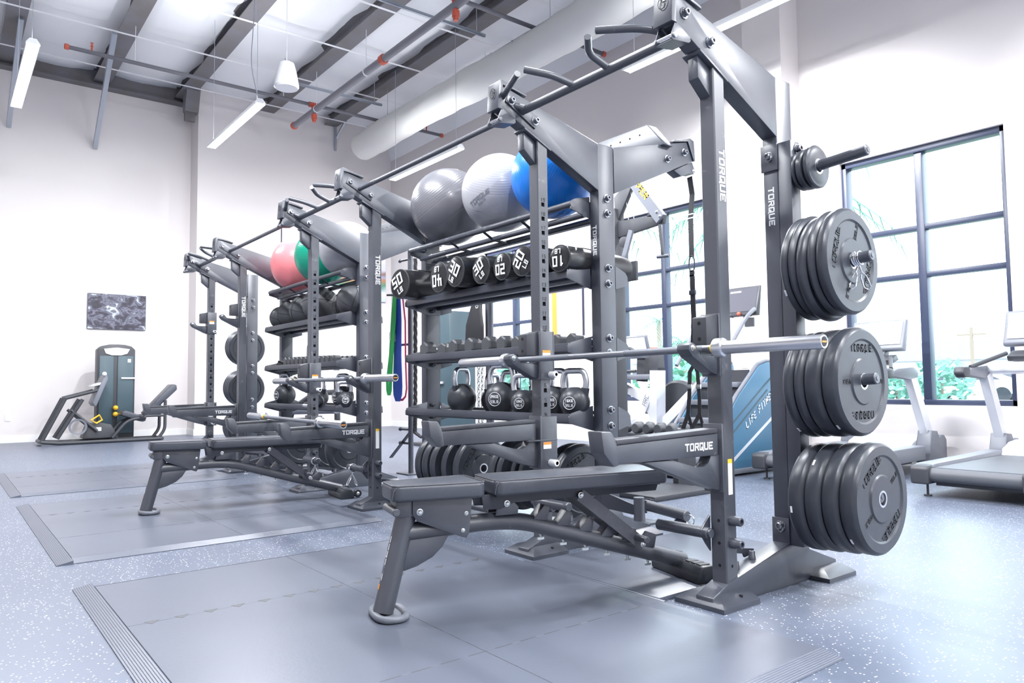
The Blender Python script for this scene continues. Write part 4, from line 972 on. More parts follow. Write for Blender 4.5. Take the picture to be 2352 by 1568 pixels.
def bag(label, p, r, L, word, roll, yaw, grp='black sandbags on the shelf'):
    t = thing('sandbag', label, 'sandbag', p, 0, grp); t.rotation_euler = (0, 0, yaw)
    bm = MB(); n = 28; rr_ = random.Random(word+label); rings = []; N = 14
    for i in range(N+1):
        f = i/N; y = -L/2+L*f; e = 1-.10*(abs(2*f-1)**6)
        ring = []
        for k in range(n):
            a = 2*PI*k/n; d = 1+.03*math.sin(3*a+f*9+roll*5)*math.sin(PI*f)+rr_.uniform(-.012, .012)*math.sin(PI*f)
            z = r*e*d*math.sin(a)
            ring.append(bm.bm.verts.new((r*e*d*math.cos(a)*(1.04), y, max(z, -r*.93) if 0 < i < N else max(z, -r*.95))))
        rings.append(ring)
    for a, b in zip(rings[:-1], rings[1:]):
        for k in range(n): bm.bm.faces.new((a[k], a[(k+1) % n], b[(k+1) % n], b[k]))
    bm.bm.faces.new(rings[-1])
    e0 = [bm.bm.verts.new((v.co.x*.5, -L/2-.012, v.co.z*.5)) for v in rings[0]]
    for k in range(n): bm.bm.faces.new((e0[k], e0[(k+1) % n], rings[0][(k+1) % n], rings[0][k]))
    bm.bm.faces.new(e0)
    obj('body', bm, 'vinyl_gloss', t, angle=60)
    obj('end_seam', MB().tube([(r*.955*math.cos(a), -L/2+.004, max(r*.93*math.sin(a), -r*.93)) for a in [2*PI*k/32 for k in range(32)]], .005, 6, True), 'strap_black', t)
    c, s = math.cos(roll), math.sin(roll); u = Vector((c, 0, s)); v = Vector((-s, 0, c))
    m_ = text(MB(), word, v*r*.22, u, v, r*.62, .56, .21, .34, center=True); text(m_, 'LB', v*(-r*.50)+u*r*.02, u, v, r*.30, .56, .22, .34, center=True)
    for w_ in m_.bm.verts: w_.co.y = -L/2-.0165+.008*max(0, (Vector((w_.co.x, w_.co.z)).length/r-.55)/.5)
    obj('print', m_, 'white_print', t, smooth=False)
    obj('strap', MB().tube([(-r*.3, -L*.30, r*.99), (-r*.3, -L*.12, r*1.10), (-r*.3, L*.12, r*1.10), (-r*.3, L*.30, r*.99)], 0, flat=(.018, .002, (0, 0, 1))), 'strap_black', t)
ZS = 1.508
bag('black sandbag marked 50 LB at the left end of the shelf', (-2.86, .38, ZS+.108), .112, .52, '50', .45, .12)
bag('black sandbag marked 40 LB upside down', (-2.365, .41, ZS+.103), .108, .50, '40', PI, 0)
bag('black sandbag marked 30 LB leaning on the 40 LB bag', (-2.165, .41, ZS+.115), .104, .50, '30', -.55, .0)
bag('black sandbag marked 30 LB left of the 20 LB bags', (-1.875, .40, ZS+.090), .092, .48, '30', .6, .0)
bag('black sandbag marked 20 LB standing clear between the thirty and the upright', (-1.672, .40, ZS+.084), .086, .46, '20', PI, 0)
bag('black sandbag marked 20 LB half hidden by the numbered upright', (-1.487, .40, ZS+.089), .092, .46, '20', 1.0, .05)
bag('black sandbag marked 10 LB lying beside the rear upright and sticking out behind it', (-1.283, .55, ZS+.080), .079, .60, '10', PI, .13)

def hexbell(label, p, r, L, yaw, grp, roll=0):
    t = thing('dumbbell', label, 'dumbbell', p, 0, grp); t.rotation_euler = (0, 0, yaw)
    hl = L*.30; a0 = PI/6
    obj('handle', MB().cyl((0, -L/2+hl*.8, 0), (0, L/2-hl*.8, 0), .015, 14), 'bar_steel', t)
    for s in (-1, 1):
        P0 = [(r*math.cos(a0+k*PI/3), r*math.sin(a0+k*PI/3)) for k in range(6)]
        ya, yb = sorted((s*(L/2-hl), s*L/2))
        obj('head', MB().prism(P0, 'y', ya, yb, r*.16, seg=1), 'rubber_matte', t, angle=20)
DB = [(-2.845, .062, 'leftmost black hex dumbbell on the shelf under the sandbags'), (-2.655, .050, 'small black hex dumbbell beside the leftmost one'), (-2.462, .060, 'black hex dumbbell third from the left on the shelf'), (-2.265, .060, 'black hex dumbbell fourth from the left on the shelf'), (-2.068, .059, 'black hex dumbbell fifth from the left on the shelf'), (-1.905, .057, 'black hex dumbbell sixth from the left on the shelf'), (-1.765, .050, 'black hex dumbbell seventh from the left on the shelf'), (-1.655, .046, 'black hex dumbbell just left of the numbered upright'), (-1.545, .045, 'black hex dumbbell hidden behind the bar hook'), (-1.395, .044, 'black hex dumbbell right of the bar hook with a chrome collar'), (-1.262, .043, 'black hex dumbbell at the right end of the shelf')]
for x, r, lb in DB: hexbell(lb, (x, .475, 1.092+r*.867+.001), r, .20+r*1.6, 0 if 'small' not in lb else .25, 'black hex dumbbells')
for k in range(12):
    x = -5.62+.105*k; r = .058-.0012*k
    hexbell('black hex dumbbell on the left storage rack, %s from the left' % ['first', 'second', 'third', 'fourth', 'fifth', 'sixth', 'seventh', 'eighth', 'ninth', 'tenth', 'eleventh', 'twelfth'][k], (x, .475, 1.092+r*.867+.001), r*.86, .28, 0, 'black hex dumbbells on the left storage rack')
for x, y, rz in ((-5.90, .40, .6), (-5.76, .36, -.4)): pass
t = thing('ankle_weight', 'limp black ankle weight at the left end of the dumbbell shelf', 'ankle weight', (-5.86, .40, 1.094))
obj('pouch', MB().sph((0, 0, .03), .06, 20, 12, (1.5, .9, .5)).sph((.12, .02, .028), .05, 20, 12, (1.3, .9, .5)), 'strap_black', t)
obj('strap', MB().tube([(-.08, 0, .03), (.02, -.03, .065), (.14, 0, .035)], 0, flat=(.02, .003, (0, 0, 1))), 'strap_black', t)
t = thing('foam_block', 'pale grey block standing behind the left dumbbells', 'block', (-5.55, .60, 1.094))
obj('block', MB().lathe([(.052, 0), (.055, .01), (.05, .20), (.045, .225), (0, .23)], n=20), 'screen', t)
obj('groove', MB().cyl((0, 0, .02), (0, 0, .03), .0565, 20), 'machine_gray', t)

def kettlebell(label, p, r, yaw, word1, word2, grp, rot=None):
    t = thing('kettlebell', label, 'kettlebell', p, 0, grp); t.rotation_euler = rot if rot else (0, 0, yaw)
    prof = [(0, 0), (r*.62, 0), (r*.70, .008)]
    for k in range(1, 16):
        a = -.78+2.1*k/16; prof.append((r*math.cos(a), r*.90+r*math.sin(a)))
    prof += [(r*.28, r*1.865), (0, r*1.88)]
    obj('bell', MB().lathe(prof, n=40, close=False), 'rubber', t, angle=60)
    hw = r*.62+.012; z0 = r*1.52; hh = r*.95+.05
    pts = fillet([(-hw*.92, 0, z0), (-hw*1.12, 0, z0+hh*.45), (-hw*.88, 0, z0+hh*.93), (hw*.88, 0, z0+hh*.93), (hw*1.12, 0, z0+hh*.45), (hw*.92, 0, z0)], .06, 7)
    obj('handle', MB().tube(pts, .0165, 14), 'brushed', t)
    for s in (-1, 1): obj('handle_socket', MB().cyl((s*hw*.86, 0, z0-.03), (s*hw*1.0, 0, z0+.026), .023, 16), 'rubber', t)
    m_ = MB(); R = r*.40
    def wrap(a, b): return Vector((a, -math.sqrt(max(r*r-a*a-b*b, 1e-5))-.0012, r*.86+b))
    m_.tube([wrap(R*math.cos(2*PI*k/32), R*math.sin(2*PI*k/32)) for k in range(32)], .0017, 6, True)
    k_ = MB(); text(k_, word1, (0, 0, R*.38), (1, 0, 0), (0, 0, 1), R*.36, .55, .22, .4, center=True); text(k_, word2, (0, 0, -R*.38), (1, 0, 0), (0, 0, 1), R*.36, .55, .22, .4, center=True); k_.quad((-R*.8, 0, -.0015), (R*.8, 0, -.0015), (R*.8, 0, .0015), (-R*.8, 0, .0015))
    for v in k_.bm.verts: v.co = wrap(v.co.x, v.co.z)
    obj('badge_ring', m_, 'white_print', t); obj('badge_text', k_, 'white_print', t, smooth=False)
KB = [(-2.452, .40, .103, -1.2, '28KG', '62LB', 'large black kettlebell at the left of the shelf, handle seen edge-on'), (-2.30, .56, .085, -1.3, '20KG', '44LB', 'black kettlebell half hidden behind the leftmost one'),
      (-1.978, .39, .107, .45, '24KG', '53LB', 'black kettlebell marked 24 KG 53 LB'), (-2.12, .57, .092, .1, '20KG', '44LB', 'black kettlebell behind the one marked 24 KG'), (-1.715, .36, .080, .5, '12KG', '26LB', 'small black kettlebell left of the numbered upright'),
      (-1.80, .58, .098, .3, '24KG', '53LB', 'black kettlebell hidden behind the small one'), (-1.487, .42, .090, .5, '18KG', '40LB', 'black kettlebell just right of the numbered upright'), (-1.275, .38, .088, .42, '16KG', '35LB', 'black kettlebell marked 16 KG 35 LB at the right end')]
for x, y, r, yw, a, b, lb in KB: kettlebell(lb, (x, y, .698), r, yw, a, b, 'black kettlebells')
KB2 = [(-5.80, .41, .112, .2, '32KG', '70LB', 'big black kettlebell at the left of the left storage rack'), (-4.93, .42, .088, .3, '16KG', '35LB', 'black kettlebell behind the hook of the middle rack'), (-4.45, .44, .100, .3, '24KG', '53LB', 'black kettlebell in the middle of the left storage rack'), (-4.25, .36, .072, 1.3, '10KG', '22LB', 'small kettlebell with upright chrome handle, left storage rack')]
for x, y, r, yw, a, b, lb in KB2: kettlebell(lb, (x, y, .698), r, yw, a, b, 'black kettlebells on the left storage rack')
kettlebell('small black kettlebell tipped over on the left storage rack', (-4.62, .30, .698+.062), .062, 0, '4KG', '9LB', 'black kettlebells on the left storage rack', rot=(PI/2+.25, 0, .5))

def med_ball(label, p, r):
    t = thing('medicine_ball', label, 'medicine ball', p, 0, 'black medicine balls'); t.rotation_euler = (rnd.uniform(0, .5), rnd.uniform(0, .6), rnd.uniform(0, 3))
    obj('shell', MB().sph((0, 0, 0), r, 36, 20), 'rubber_matte', t, angle=80)
    for ax in range(3):
        pts = []
        for k in range(36):
            a = 2*PI*k/36; q = [0, 0, 0]; q[ax] = r*1.001*math.cos(a); q[(ax+1) % 3] = r*1.001*math.sin(a); pts.append(q)
        obj('seam', MB().tube(pts, .003, 6, True), 'strap_black', t)
for x, y, r, lb in ((-6.02, .42, .130, 'leftmost black medicine ball with a pale label'), (-5.77, .47, .150, 'black medicine ball second from the left'), (-5.42, .47, .158, 'black medicine ball third from the left'), (-5.02, .47, .178, 'largest black medicine ball, behind the second numbered upright'), (-4.60, .55, .140, 'black medicine ball behind the largest one'), (-4.30, .47, .150, 'rightmost black medicine ball beside the rear upright')):
    if x < -6: x = -5.945; r = .122
    med_ball(lb, (x, y, 1.508+r), r)

# ================================================================== hanging straps, bands, ropes
def strap_trainer():
    x = ST[2]-P/2; t = thing('suspension_strap', 'black suspension trainer strap hanging from the rear arm', 'strap', (x, 1.327, 0))
    obj('anchor_strap', MB().tube([(0, 0, 2.215), (.012, .006, 2.10), (0, 0, 1.95), (0, 0, 1.69)], 0, flat=(.019, .0025, (0, 1, 0))), 'strap_black', t)
    for z in (1.97, 1.945, 1.60, 1.57): obj('stitch_loop', MB().box(-.021, .021, -.004, .004, z-.004, z+.004), 'white_metal', t, smooth=False)
    pts = [(.022*math.cos(a), 0, 1.645+.055*math.sin(a)) for a in [2*PI*k/24 for k in range(24)]]
    obj('carabiner', MB().tube(pts, .005, 8, True), 'powder_dark', t)
    obj('main_strap', MB().tube([(0, 0, 1.605), (.004, 0, 1.3), (-.004, 0, 1.12), (.0, 0, 1.0)], 0, flat=(.018, .004, (0, 1, 0))), 'strap_black', t)
    obj('buckle', MB().box(-.024, .024, -.008, .008, 1.445, 1.475, .002), 'powder_dark', t)
    for s in (-1, 1):
        g_ = obj('handle_strap', MB().tube([(0, 0, 1.0), (s*.03, -.01, .95), (s*.04, -.01, .78), (s*.045, -.02, .68), (s*.03-.06, -.03, .56)], 0, flat=(.014, .002, (0, 1, 0))), 'strap_black', t)
        obj('triangle', MB().tube([(s*.045, -.02, .69), (s*.045+.03, -.02, .585)], 0, flat=(.011, .002, (0, 1, 0))), 'strap_black', t)
        obj('grip', MB().cyl((s*.05-.07, -.03, .565), (s*.05+.045, -.025, .570), .018, 14), 'rubber_matte', t)
        obj('adjuster', MB().box(s*.035-.018, s*.035+.018, -.016, -.004, .84, .87, .002), 'zinc', t)
strap_trainer()

# upright rope and band post behind the left storage rack
bp_ = thing('band_post', 'thin black post with pegs for bands and ropes behind the middle rack', 'post', (-4.65, 1.27, 0))
obj('post', MB().cyl((0, 0, 0), (0, 0, 2.30), .026, 16), 'powder', bp_)
obj('base_plate', MB().box(-.12, .12, -.10, .10, 0, .012, .002), 'powder', bp_)
obj('stay', MB().tube([(0, 0, .42), (-.34, -.04, .14)], 0, flat=(.02, .004, (0, 0, 1))), 'powder', bp_)
for z in (2.17, 1.30, .44, .30): obj('peg', MB().cyl((0, 0, z), (-.17, -.02, z), .012, 10).lathe([(.020, 0), (.020, .010), (0, .012)], (-.17, -.02, z), (-1, -.1, 0), 12), 'powder', bp_)
obj('band_hook', MB().cyl((.0, .0, 1.80), (-.20, -.16, 1.81), .011, 10), 'powder', bp_)
def band(label, mat_, x, y, z1, z0, w_, hw, xt):
    t = thing('resistance_band', label, 'resistance band', (x, y, z0), 0, 'looped resistance bands')
    H = z1-z0; d = xt-x
    L_ = [(d-hw*.3, 0, H), (d*.75-hw*.8, .004, H*.75), (d*.4-hw, .008, H*.4), (-hw*1.1, .0, .12), (-hw*.9, 0, .04), (-hw*.4, 0, .005), (hw*.4, 0, .005), (hw*.9, 0, .04), (hw*1.1, 0, .12), (d*.4+hw, -.008, H*.4), (d*.75+hw*.8, 0, H*.75), (d+hw*.3, 0, H), (d, 0, H+.015)]
    obj('loop', MB().tube(L_, 0, 4, True, flat=(w_, .0022, (0, 1, 0))), mat_, t, angle=60)
    obj('print', MB().box(d*.55-hw-.01, d*.55-hw+.01, -.009, -.007, H*.55, H*.63), 'white_print', t, smooth=False)
band('green resistance band loop hanging left of the blue one', 'band_green', -4.90, 1.16, 1.80, .80, .028, .030, -4.78)
band('blue resistance band loop hanging beside the green one', 'band_blue', -4.755, 1.18, 1.80, .76, .050, .040, -4.76)
band('thin red resistance band loop around the blue one', 'band_red', -4.745, 1.205, 1.80, .735, .012, .115, -4.73)
def rope(label, pts, r, mat_='rope_black'):
    t = thing('battle_rope', label, 'rope', pts[0], 0); o = Vector(pts[0]); P_ = [Vector(p)-o for p in pts]
    N = 90; path = []
    tot = len(P_)-1
    for k in range(N+1):
        f = k/N*tot; i = min(int(f), tot-1); path.append(P_[i].lerp(P_[i+1], f-i))
    for ph in range(3):
        st_ = []
        for k, q in enumerate(path): a = k*.9+ph*2*PI/3; st_.append(q+Vector((math.cos(a), math.sin(a), 0))*r*.6)
        obj('strand', MB().tube(st_, r*.62, 6), mat_, t)
rope('black twisted rope hanging beside the coloured bands', [(-4.50, 1.24, 2.15), (-4.505, 1.24, 1.3), (-4.51, 1.24, .6), (-4.52, 1.24, .42), (-4.36, 1.22, .38)], .018)
# ================================================================== cardio machines by the windows
def treadmill(t):
    fr = obj('deck_frame', MB(), 'machine_gray', t) if False else None
    for s in (-1, 1):
        a, b = sorted((s*.30, s*.43))
        sr = obj('side_rail', MB().prism([(.02, .11), (.02, .235), (.10, .245), (1.50, .262), (1.50, .13)], 'x', a, b, .012), 'machine_gray', t)
        obj('end_cap', MB().prism([(-.03, .10), (-.035, .22), (-.01, .240), (.17, .246), (.17, .10)], 'x', a, b, .018, seg=3), 'machine_dark', sr)
        obj('leveller', MB().cyl((s*.36, .10, 0), (s*.36, .10, .012), .028, 14).cyl((s*.36, .10, .012), (s*.36, .10, .10), .009, 8), 'machine_dark', sr)
        obj('leveller', MB().cyl((s*.36, 1.55, 0), (s*.36, 1.55, .012), .028, 14).cyl((s*.36, 1.55, .012), (s*.36, 1.55, .10), .009, 8), 'machine_dark', sr)
        po = obj('upright_post', MB().tube([(s*.37, 1.72, .28), (s*.37, 1.36, .93)], 0, flat=(.055, .035, (1, 0, 0))), 'silver_paint', t, smooth=False)
        obj('post_foot', MB().prism([(1.56, .09), (1.95, .09), (1.95, .30), (1.90, .345), (1.82, .345), (1.78, .30), (1.75, .39), (1.62, .40), (1.58, .26)], 'x', s*.31, s*.44, .010), 'machine_gray', po)
        hr = obj('hand_rail', MB().prism([(.90, .965), (.92, .905), (1.30, .885), (1.46, .90), (1.48, .985), (1.35, 1.0), (1.05, .985)], 'x', s*.34, s*.41, .018, seg=3), 'machine_gray', t)
        obj('grip_end', MB().prism([(.80, .93), (.82, .985), (.93, .990), (.96, .975), (.96, .90), (.85, .895)], 'x', s*.335, s*.415, .016, seg=3), 'machine_dark', hr)
        obj('front_grip', MB().cyl((s*.36, 1.02, .985), (s*.20, 1.36, 1.10), .018, 12), 'machine_dark', hr)
    obj('belt', MB().box(-.30, .30, .045, 1.48, .215, .225).box(-.30, .30, .06, 1.48, .125, .14), 'belt', t, smooth=False)
    obj('rear_roller', MB().cyl((-.30, .045, .17), (.30, .045, .17), .052, 24), 'belt', t)
    obj('under_tray', MB().box(-.30, .30, .10, 1.5, .085, .125, .004), 'machine_dark', t)
    obj('motor_hood', MB().prism([(1.42, .225), (1.50, .275), (1.62, .33), (1.80, .34), (1.90, .30), (1.93, .10), (1.42, .10)], 'x', -.31, .31, .02, seg=3), 'silver_paint', t)
    obj('cross_bar', MB().prism([(1.33, .94), (1.34, 1.02), (1.50, 1.045), (1.56, .98), (1.50, .92)], 'x', -.36, .36, .02, seg=3), 'silver_paint', t)
    cn = obj('console', MB().prism([(1.50, 1.165), (1.485, 1.19), (1.60, 1.475), (1.635, 1.480), (1.655, 1.455), (1.56, 1.160)], 'x', -.265, .265, .014, seg=3), 'machine_gray', t)
    obj('screen', MB().prism([(1.4935, 1.232), (1.583, 1.452), (1.590, 1.452), (1.500, 1.232)], 'x', -.235, .235), 'screen', cn, smooth=False)
    obj('neck', MB().prism([(1.42, 1.02), (1.52, 1.20), (1.60, 1.20), (1.54, 1.02)], 'x', -.09, .09, .006), 'machine_dark', cn)
    obj('cup_tray', MB().prism([(1.38, 1.03), (1.36, 1.075), (1.50, 1.13), (1.54, 1.08)], 'x', -.20, .20, .008), 'machine_dark', cn)
T1_ = thing('treadmill', 'silver treadmill cut off by the right edge of the picture', 'treadmill', (-.32, 3.37, 0), 0, 'treadmills facing the windows')
treadmill(T1_)
dup(T1_, (-1.69, 3.36, 0), label='silver treadmill behind the stacked weight plates')

# stair climber
t = thing('stair_climber', 'blue-grey stair climber behind the nearest upright', 'stair climber', (-2.63, 2.86, 0))
SP = [(.20, .10), (.32, .42), (.62, .74), (.98, 1.04), (1.12, 1.075), (1.30, 1.07), (1.36, .70), (1.26, .20), (1.14, .06), (.24, .06)]
for s in (-1, 1):
    sd = obj('side_panel', MB().prism(SP, 'x', s*.23, s*.29, .012), 'machine_blue', t)
    for k, (a, b) in enumerate((((.40, .42), (1.26, .98)), ((.36, .30), (1.10, .80)))):
        obj('groove', MB().tube([(s*.2915, a[0], a[1]), (s*.2915, b[0], b[1])], 0, flat=(.008, .0015, (1, 0, 0))), 'machine_teal', sd, smooth=False)
    obj('accent_strip', MB().tube([(s*.292, .42, .10), (s*.292, 1.30, .60)], 0, flat=(.014, .002, (1, 0, 0))), 'silver_paint', sd, smooth=False)
    obj('edge_trim', MB().tube([(s*.26, y, z+.012) for y, z in SP[1:6]], .020, 10), 'machine_gray', sd)
m_ = text(MB(), 'LIFE FITNESS', (.2925, .74, .44), (0, .83, .55), (0, -.45, .83), .055, .55, .2, .34, .25); obj('logo', m_, 'white_print', t, smooth=False)
for k in range(5):
    y = .02+.17*k; z = .20+.17*k
    obj('step', MB().box(-.225, .225, y, y+.24, z-.05, z, .006), 'machine_gray', t)
    obj('riser', MB().box(-.22, .22, y+.20, y+.215, z, z+.12), 'machine_dark', t, smooth=False)
obj('base', MB().box(-.30, .30, .0, 1.40, .02, .07, .01), 'machine_gray', t)
obj('mast', MB().tube([(0, 1.16, 1.02), (0, 1.22, 1.56)], .035, 14), 'silver_paint', t)
cn = obj('console', MB().prism([(1.10, 1.56), (1.19, 1.86), (1.215, 1.86), (1.17, 1.55)], 'x', -.19, .19, .008), 'machine_dark', t)
obj('screen', MB().prism([(1.108, 1.60), (1.180, 1.845), (1.186, 1.845), (1.114, 1.60)], 'x', -.17, .17), 'screen_dark', cn, smooth=False)
obj('screen_text', MB().quad((-.15, 1.171, 1.82), (-.02, 1.171, 1.82), (-.02, 1.166, 1.803), (-.15, 1.166, 1.803)), 'white_print', cn, smooth=False)
obj('stop_button', MB().sph((.0, 1.085, 1.575), .022, 14, 8), 'red_paint', cn)
obj('cup_holder', MB().cyl((.10, 1.12, 1.44), (.10, 1.12, 1.53), .05, 16), 'machine_dark', cn)
for s in (-1, 1): obj('hand_rail', MB().tube(fillet([(s*.26, .40, 1.05), (s*.27, .80, 1.50), (s*.24, 1.02, 1.62), (s*.10, 1.14, 1.56)], .14, 6), .019, 12), 'machine_gray', t)

# arc trainer
t = thing('arc_trainer', 'silver arc trainer seen through the rack in front of a window', 'elliptical trainer', (-3.66, 3.85, 0))
obj('column', MB().tube([(0, 0, .30), (.02, .0, 1.02)], 0, flat=(.075, .05, (1, 0, 0))), 'silver_paint', t, smooth=False)
obj('column_cap', MB().prism([(-.07, .98), (-.07, 1.16), (-.03, 1.22), (.07, 1.22), (.08, 1.05), (.05, .98)], 'y', -.055, .055, .008), 'machine_dark', t)
obj('rear_brace', MB().tube([(.03, .05, .40), (.62, .20, .98)], 0, flat=(.055, .04, (0, 1, 0))), 'silver_paint', t, smooth=False)
obj('front_brace', MB().tube([(-.02, .05, .42), (-.20, .06, .70), (-.55, .08, .84)], 0, flat=(.05, .04, (0, 1, 0))), 'silver_paint', t, smooth=False)
ab = obj('link_arm', MB().tube([(-.02, .10, .98), (-.22, .02, .55)], 0, flat=(.045, .03, (0, 1, 0))), 'silver_paint', t, smooth=False)
m_ = text(MB(), 'ARC', (-.13, -.045, .62), (.42, 0, .9), (-.9, 0, .42), .05, .6, .16, .34); obj('logo', m_, 'machine_gray', ab, smooth=False)
obj('flywheel_housing', MB().lathe([(0, -.10), (.30, -.10), (.33, -.07), (.33, .07), (.30, .10), (0, .10)], (.05, .38, .58), (0, 1, 0), 36), 'machine_dark', t)
cn = obj('console', MB().prism([(-.02, 1.13), (-.08, 1.38), (-.05, 1.40), (.02, 1.14)], 'x', -.30, .05, .01, Matrix.Translation((-.12, .0, .03))), 'machine_gray', t)
obj('screen', MB().prism([(-.028, 1.165), (-.078, 1.365), (-.074, 1.367), (-.024, 1.165)], 'x', -.275, .025, 0, Matrix.Translation((-.12, -.004, .03))), 'screen', cn, smooth=False)
obj('console_neck', MB().tube([(-.24, .03, .90), (-.22, .03, 1.18)], 0, flat=(.06, .03, (0, 1, 0))), 'machine_dark', t, smooth=False)
obj('tray', MB().box(-.55, .0, -.06, .12, .92, .98, .015), 'machine_gray', t)
for s in (-1, 1):
    obj('moving_handle', MB().tube(fillet([(-.25, s*.28, .35), (-.30, s*.27, .85), (-.36, s*.24, 1.20), (-.26, s*.16, 1.29), (-.16, s*.14, 1.22)], .12, 6), .018, 12), 'machine_dark', t)
    obj('pedal_arm', MB().tube([(-.62, s*.20, .32), (-.1, s*.22, .46)], 0, flat=(.03, .02, (0, 1, 0))), 'silver_paint', t, smooth=False)
    obj('pedal', MB().prism([(-.85, .34), (-.82, .42), (-.52, .40), (-.50, .32)], 'y', s*.12-.07, s*.12+.07, .015), 'machine_dark', t)
    obj('fixed_grip', MB().cyl((-.60, s*.16-.1, 1.02), (-.36, s*.16-.1, 1.02), .018, 12), 'machine_dark', t)
obj('shroud', MB().prism([(-.75, .55), (-.62, .92), (-.44, .90), (-.52, .50)], 'y', -.12, .02, .03, seg=3), 'machine_dark', t)
obj('crank', MB().cyl((-.3, -.12, .42), (.2, -.12, .40), .03, 12), 'silver_paint', t)
obj('base_rail', MB().box(-.9, .75, -.05, .05, .02, .10, .01), 'machine_dark', t)
for x in (-.8, .65): obj('base_foot', MB().box(x-.06, x+.06, -.32, .32, .0, .06, .01), 'machine_dark', t)
obj('motor_box', MB().prism([(-.20, .08), (-.20, .36), (.05, .42), (.16, .30), (.16, .08)], 'y', -.14, .30, .02), 'machine_dark', t)

# rack of small dumbbells in front of the arc trainer
t = thing('floor_dumbbell_rack', 'low black rack with round dumbbells behind the nearest safety arm', 'dumbbell rack', (-2.55, 2.55, 0))
obj('tray', MB().box(-.35, .35, -.12, .12, .40, .43, .006), 'machine_dark', t)
for s in (-1, 1): obj('leg', MB().box(s*.30-.03, s*.30+.03, -.12, .12, 0, .40, .006), 'machine_dark', t)
for k in range(5):
    d = thing('round_dumbbell', 'round black dumbbell on the low rack behind the nearest safety arm', 'dumbbell', (-2.83+.13*k, 2.55, .432+.048), 0, 'round black dumbbells')
    obj('handle', MB().cyl((0, -.07, 0), (0, .07, 0), .013, 10), 'bar_steel', d)
    for s in (-1, 1): obj('head', MB().cyl((0, s*.05, 0), (0, s*.12, 0), .047, 18, bev=.008), 'rubber_matte', d)

# cable arm machine behind the rear arm
t = thing('cable_machine', 'black cable machine with yellow lettering on its arm behind the storage rack', 'cable machine', (-2.45, 2.0, 0))
obj('tower', MB().box(-.10, .02, -.06, .06, 0, 2.35, .008), 'machine_dark', t)
obj('base', MB().box(-.30, .60, -.30, .40, 0, .04, .008), 'machine_dark', t)
obj('gusset', MB().prism([(.0, 2.22), (.18, 2.50), (.12, 2.55), (-.02, 2.45)], 'y', -.02, .02, .003).prism([(-.02, 2.10), (.50, 2.14), (.52, 2.22), (.0, 2.24)], 'y', -.02, .02, .003).prism([(.34, 2.22), (.40, 2.34), (.48, 2.24), (.46, 2.20)], 'y', -.02, .02), 'machine_dark', t)
a_ = obj('press_arm', MB().tube([(.12, -.03, 2.66), (.50, -.03, 2.17)], 0, flat=(.045, .02, (0, 1, 0))), 'machine_gray', t, smooth=False)
m_ = text(MB(), 'PER', (.262, -.0515, 2.475), (.60, 0, -.80), (.80, 0, .60), .045, .8, .26, .34, .1); obj('lettering', m_, 'yellow_print', a_, smooth=False)
for p in ((.47, 2.23), (.50, 2.19)): bolt(a_, (p[0], -.05, p[1]), '-y', ZB)
for x in (.14, .20): obj('cable', MB().cyl((x, 0, 2.1), (x-.06, 0, 2.60), .003, 6), 'galvanized', t)
obj('pulley', MB().lathe([(.03, -.012), (.045, -.008), (.04, 0), (.045, .008), (.03, .012)], (.10, -.04, 2.05), (0, 1, 0), 18), 'machine_dark', t)
obj('lever', MB().tube([(.20, -.05, 2.13), (.10, -.06, 1.86)], 0, flat=(.022, .012, (0, 1, 0))), 'machine_gray', t, smooth=False)
obj('lower_plate', MB().box(.05, .22, -.03, .0, 1.72, 1.88, .004), 'machine_dark', t)
obj('handle_strap', MB().tube([(.48, -.03, 2.13), (.49, -.03, 2.02), (.51, -.03, 1.88)], .013, 10), 'machine_dark', t)
obj('handle', MB().cyl((.45, -.03, 1.875), (.57, -.03, 1.87), .014, 12), 'machine_gray', t)

# landmine on the floor behind the second frame
t = thing('landmine_sleeve', 'grey landmine bar sleeve on the floor behind the second frame', 'landmine', (-1.40, 1.05, 0))
obj('base_plate', MB().box(-.10, .10, -.08, .08, 0, .012, .002), 'powder', t)
obj('joint', MB().cyl((0, 0, .012), (0, 0, .12), .028, 16).box(-.02, .08, -.035, -.028, .07, .15, .002).box(-.02, .08, .028, .035, .07, .15, .002), 'powder', t)
obj('sleeve', MB().cyl((.04, 0, .115), (.40, -.04, .095), .033, 18, bev=.004), 'powder_chalk', t)
obj('cradle', MB().prism([(.30, 0), (.32, .07), (.38, .07), (.44, 0)], 'y', -.06, .0, .003), 'powder', t)
obj('clip_ring', MB().tube([(.42+.03*math.cos(a), -.04, .075+.03*math.sin(a)) for a in [2*PI*k/20 for k in range(20)]], .004, 6, True), 'zinc', t)
for x, z in ((.01, .12), (.05, .11)): bolt(t, (x, -.035, z), '-y', ZB)

# weighted vest and chain behind the kettlebells
t = thing('weighted_vest', 'black weighted vest hanging behind the dumbbell shelf', 'vest', (-3.50, 1.30, 1.20))
obj('front_panel', MB().prism([(-.16, .0), (-.14, .22), (-.05, .40), (.02, .46), (.06, .40), (.10, .20), (.10, 0)], 'y', -.05, -.01, .012), 'strap_black', t)
obj('back_panel', MB().prism([(-.20, .02), (-.18, .26), (-.10, .42), (-.02, .45), (-.02, .1)], 'y', .02, .06, .012), 'strap_black', t)
obj('shoulder_strap', MB().tube([(-.04, -.03, .40), (-.02, .0, .48), (-.04, .04, .42)], 0, flat=(.035, .008, (1, 0, 0))), 'strap_black', t)
m_ = text(MB(), 'RO', (.02, -.0525, .42), (.15, 0, -1), (1, 0, .15), .035, .7, .22, .3); obj('lettering', m_, 'white_print', t, smooth=False)
obj('hang_post', MB().cyl((.0, .10, -1.2), (.0, .10, .62), .022, 14), 'powder', t)
obj('hang_peg', MB().cyl((.0, .11, .455), (-.02, -.06, .455), .012, 10), 'powder', t)
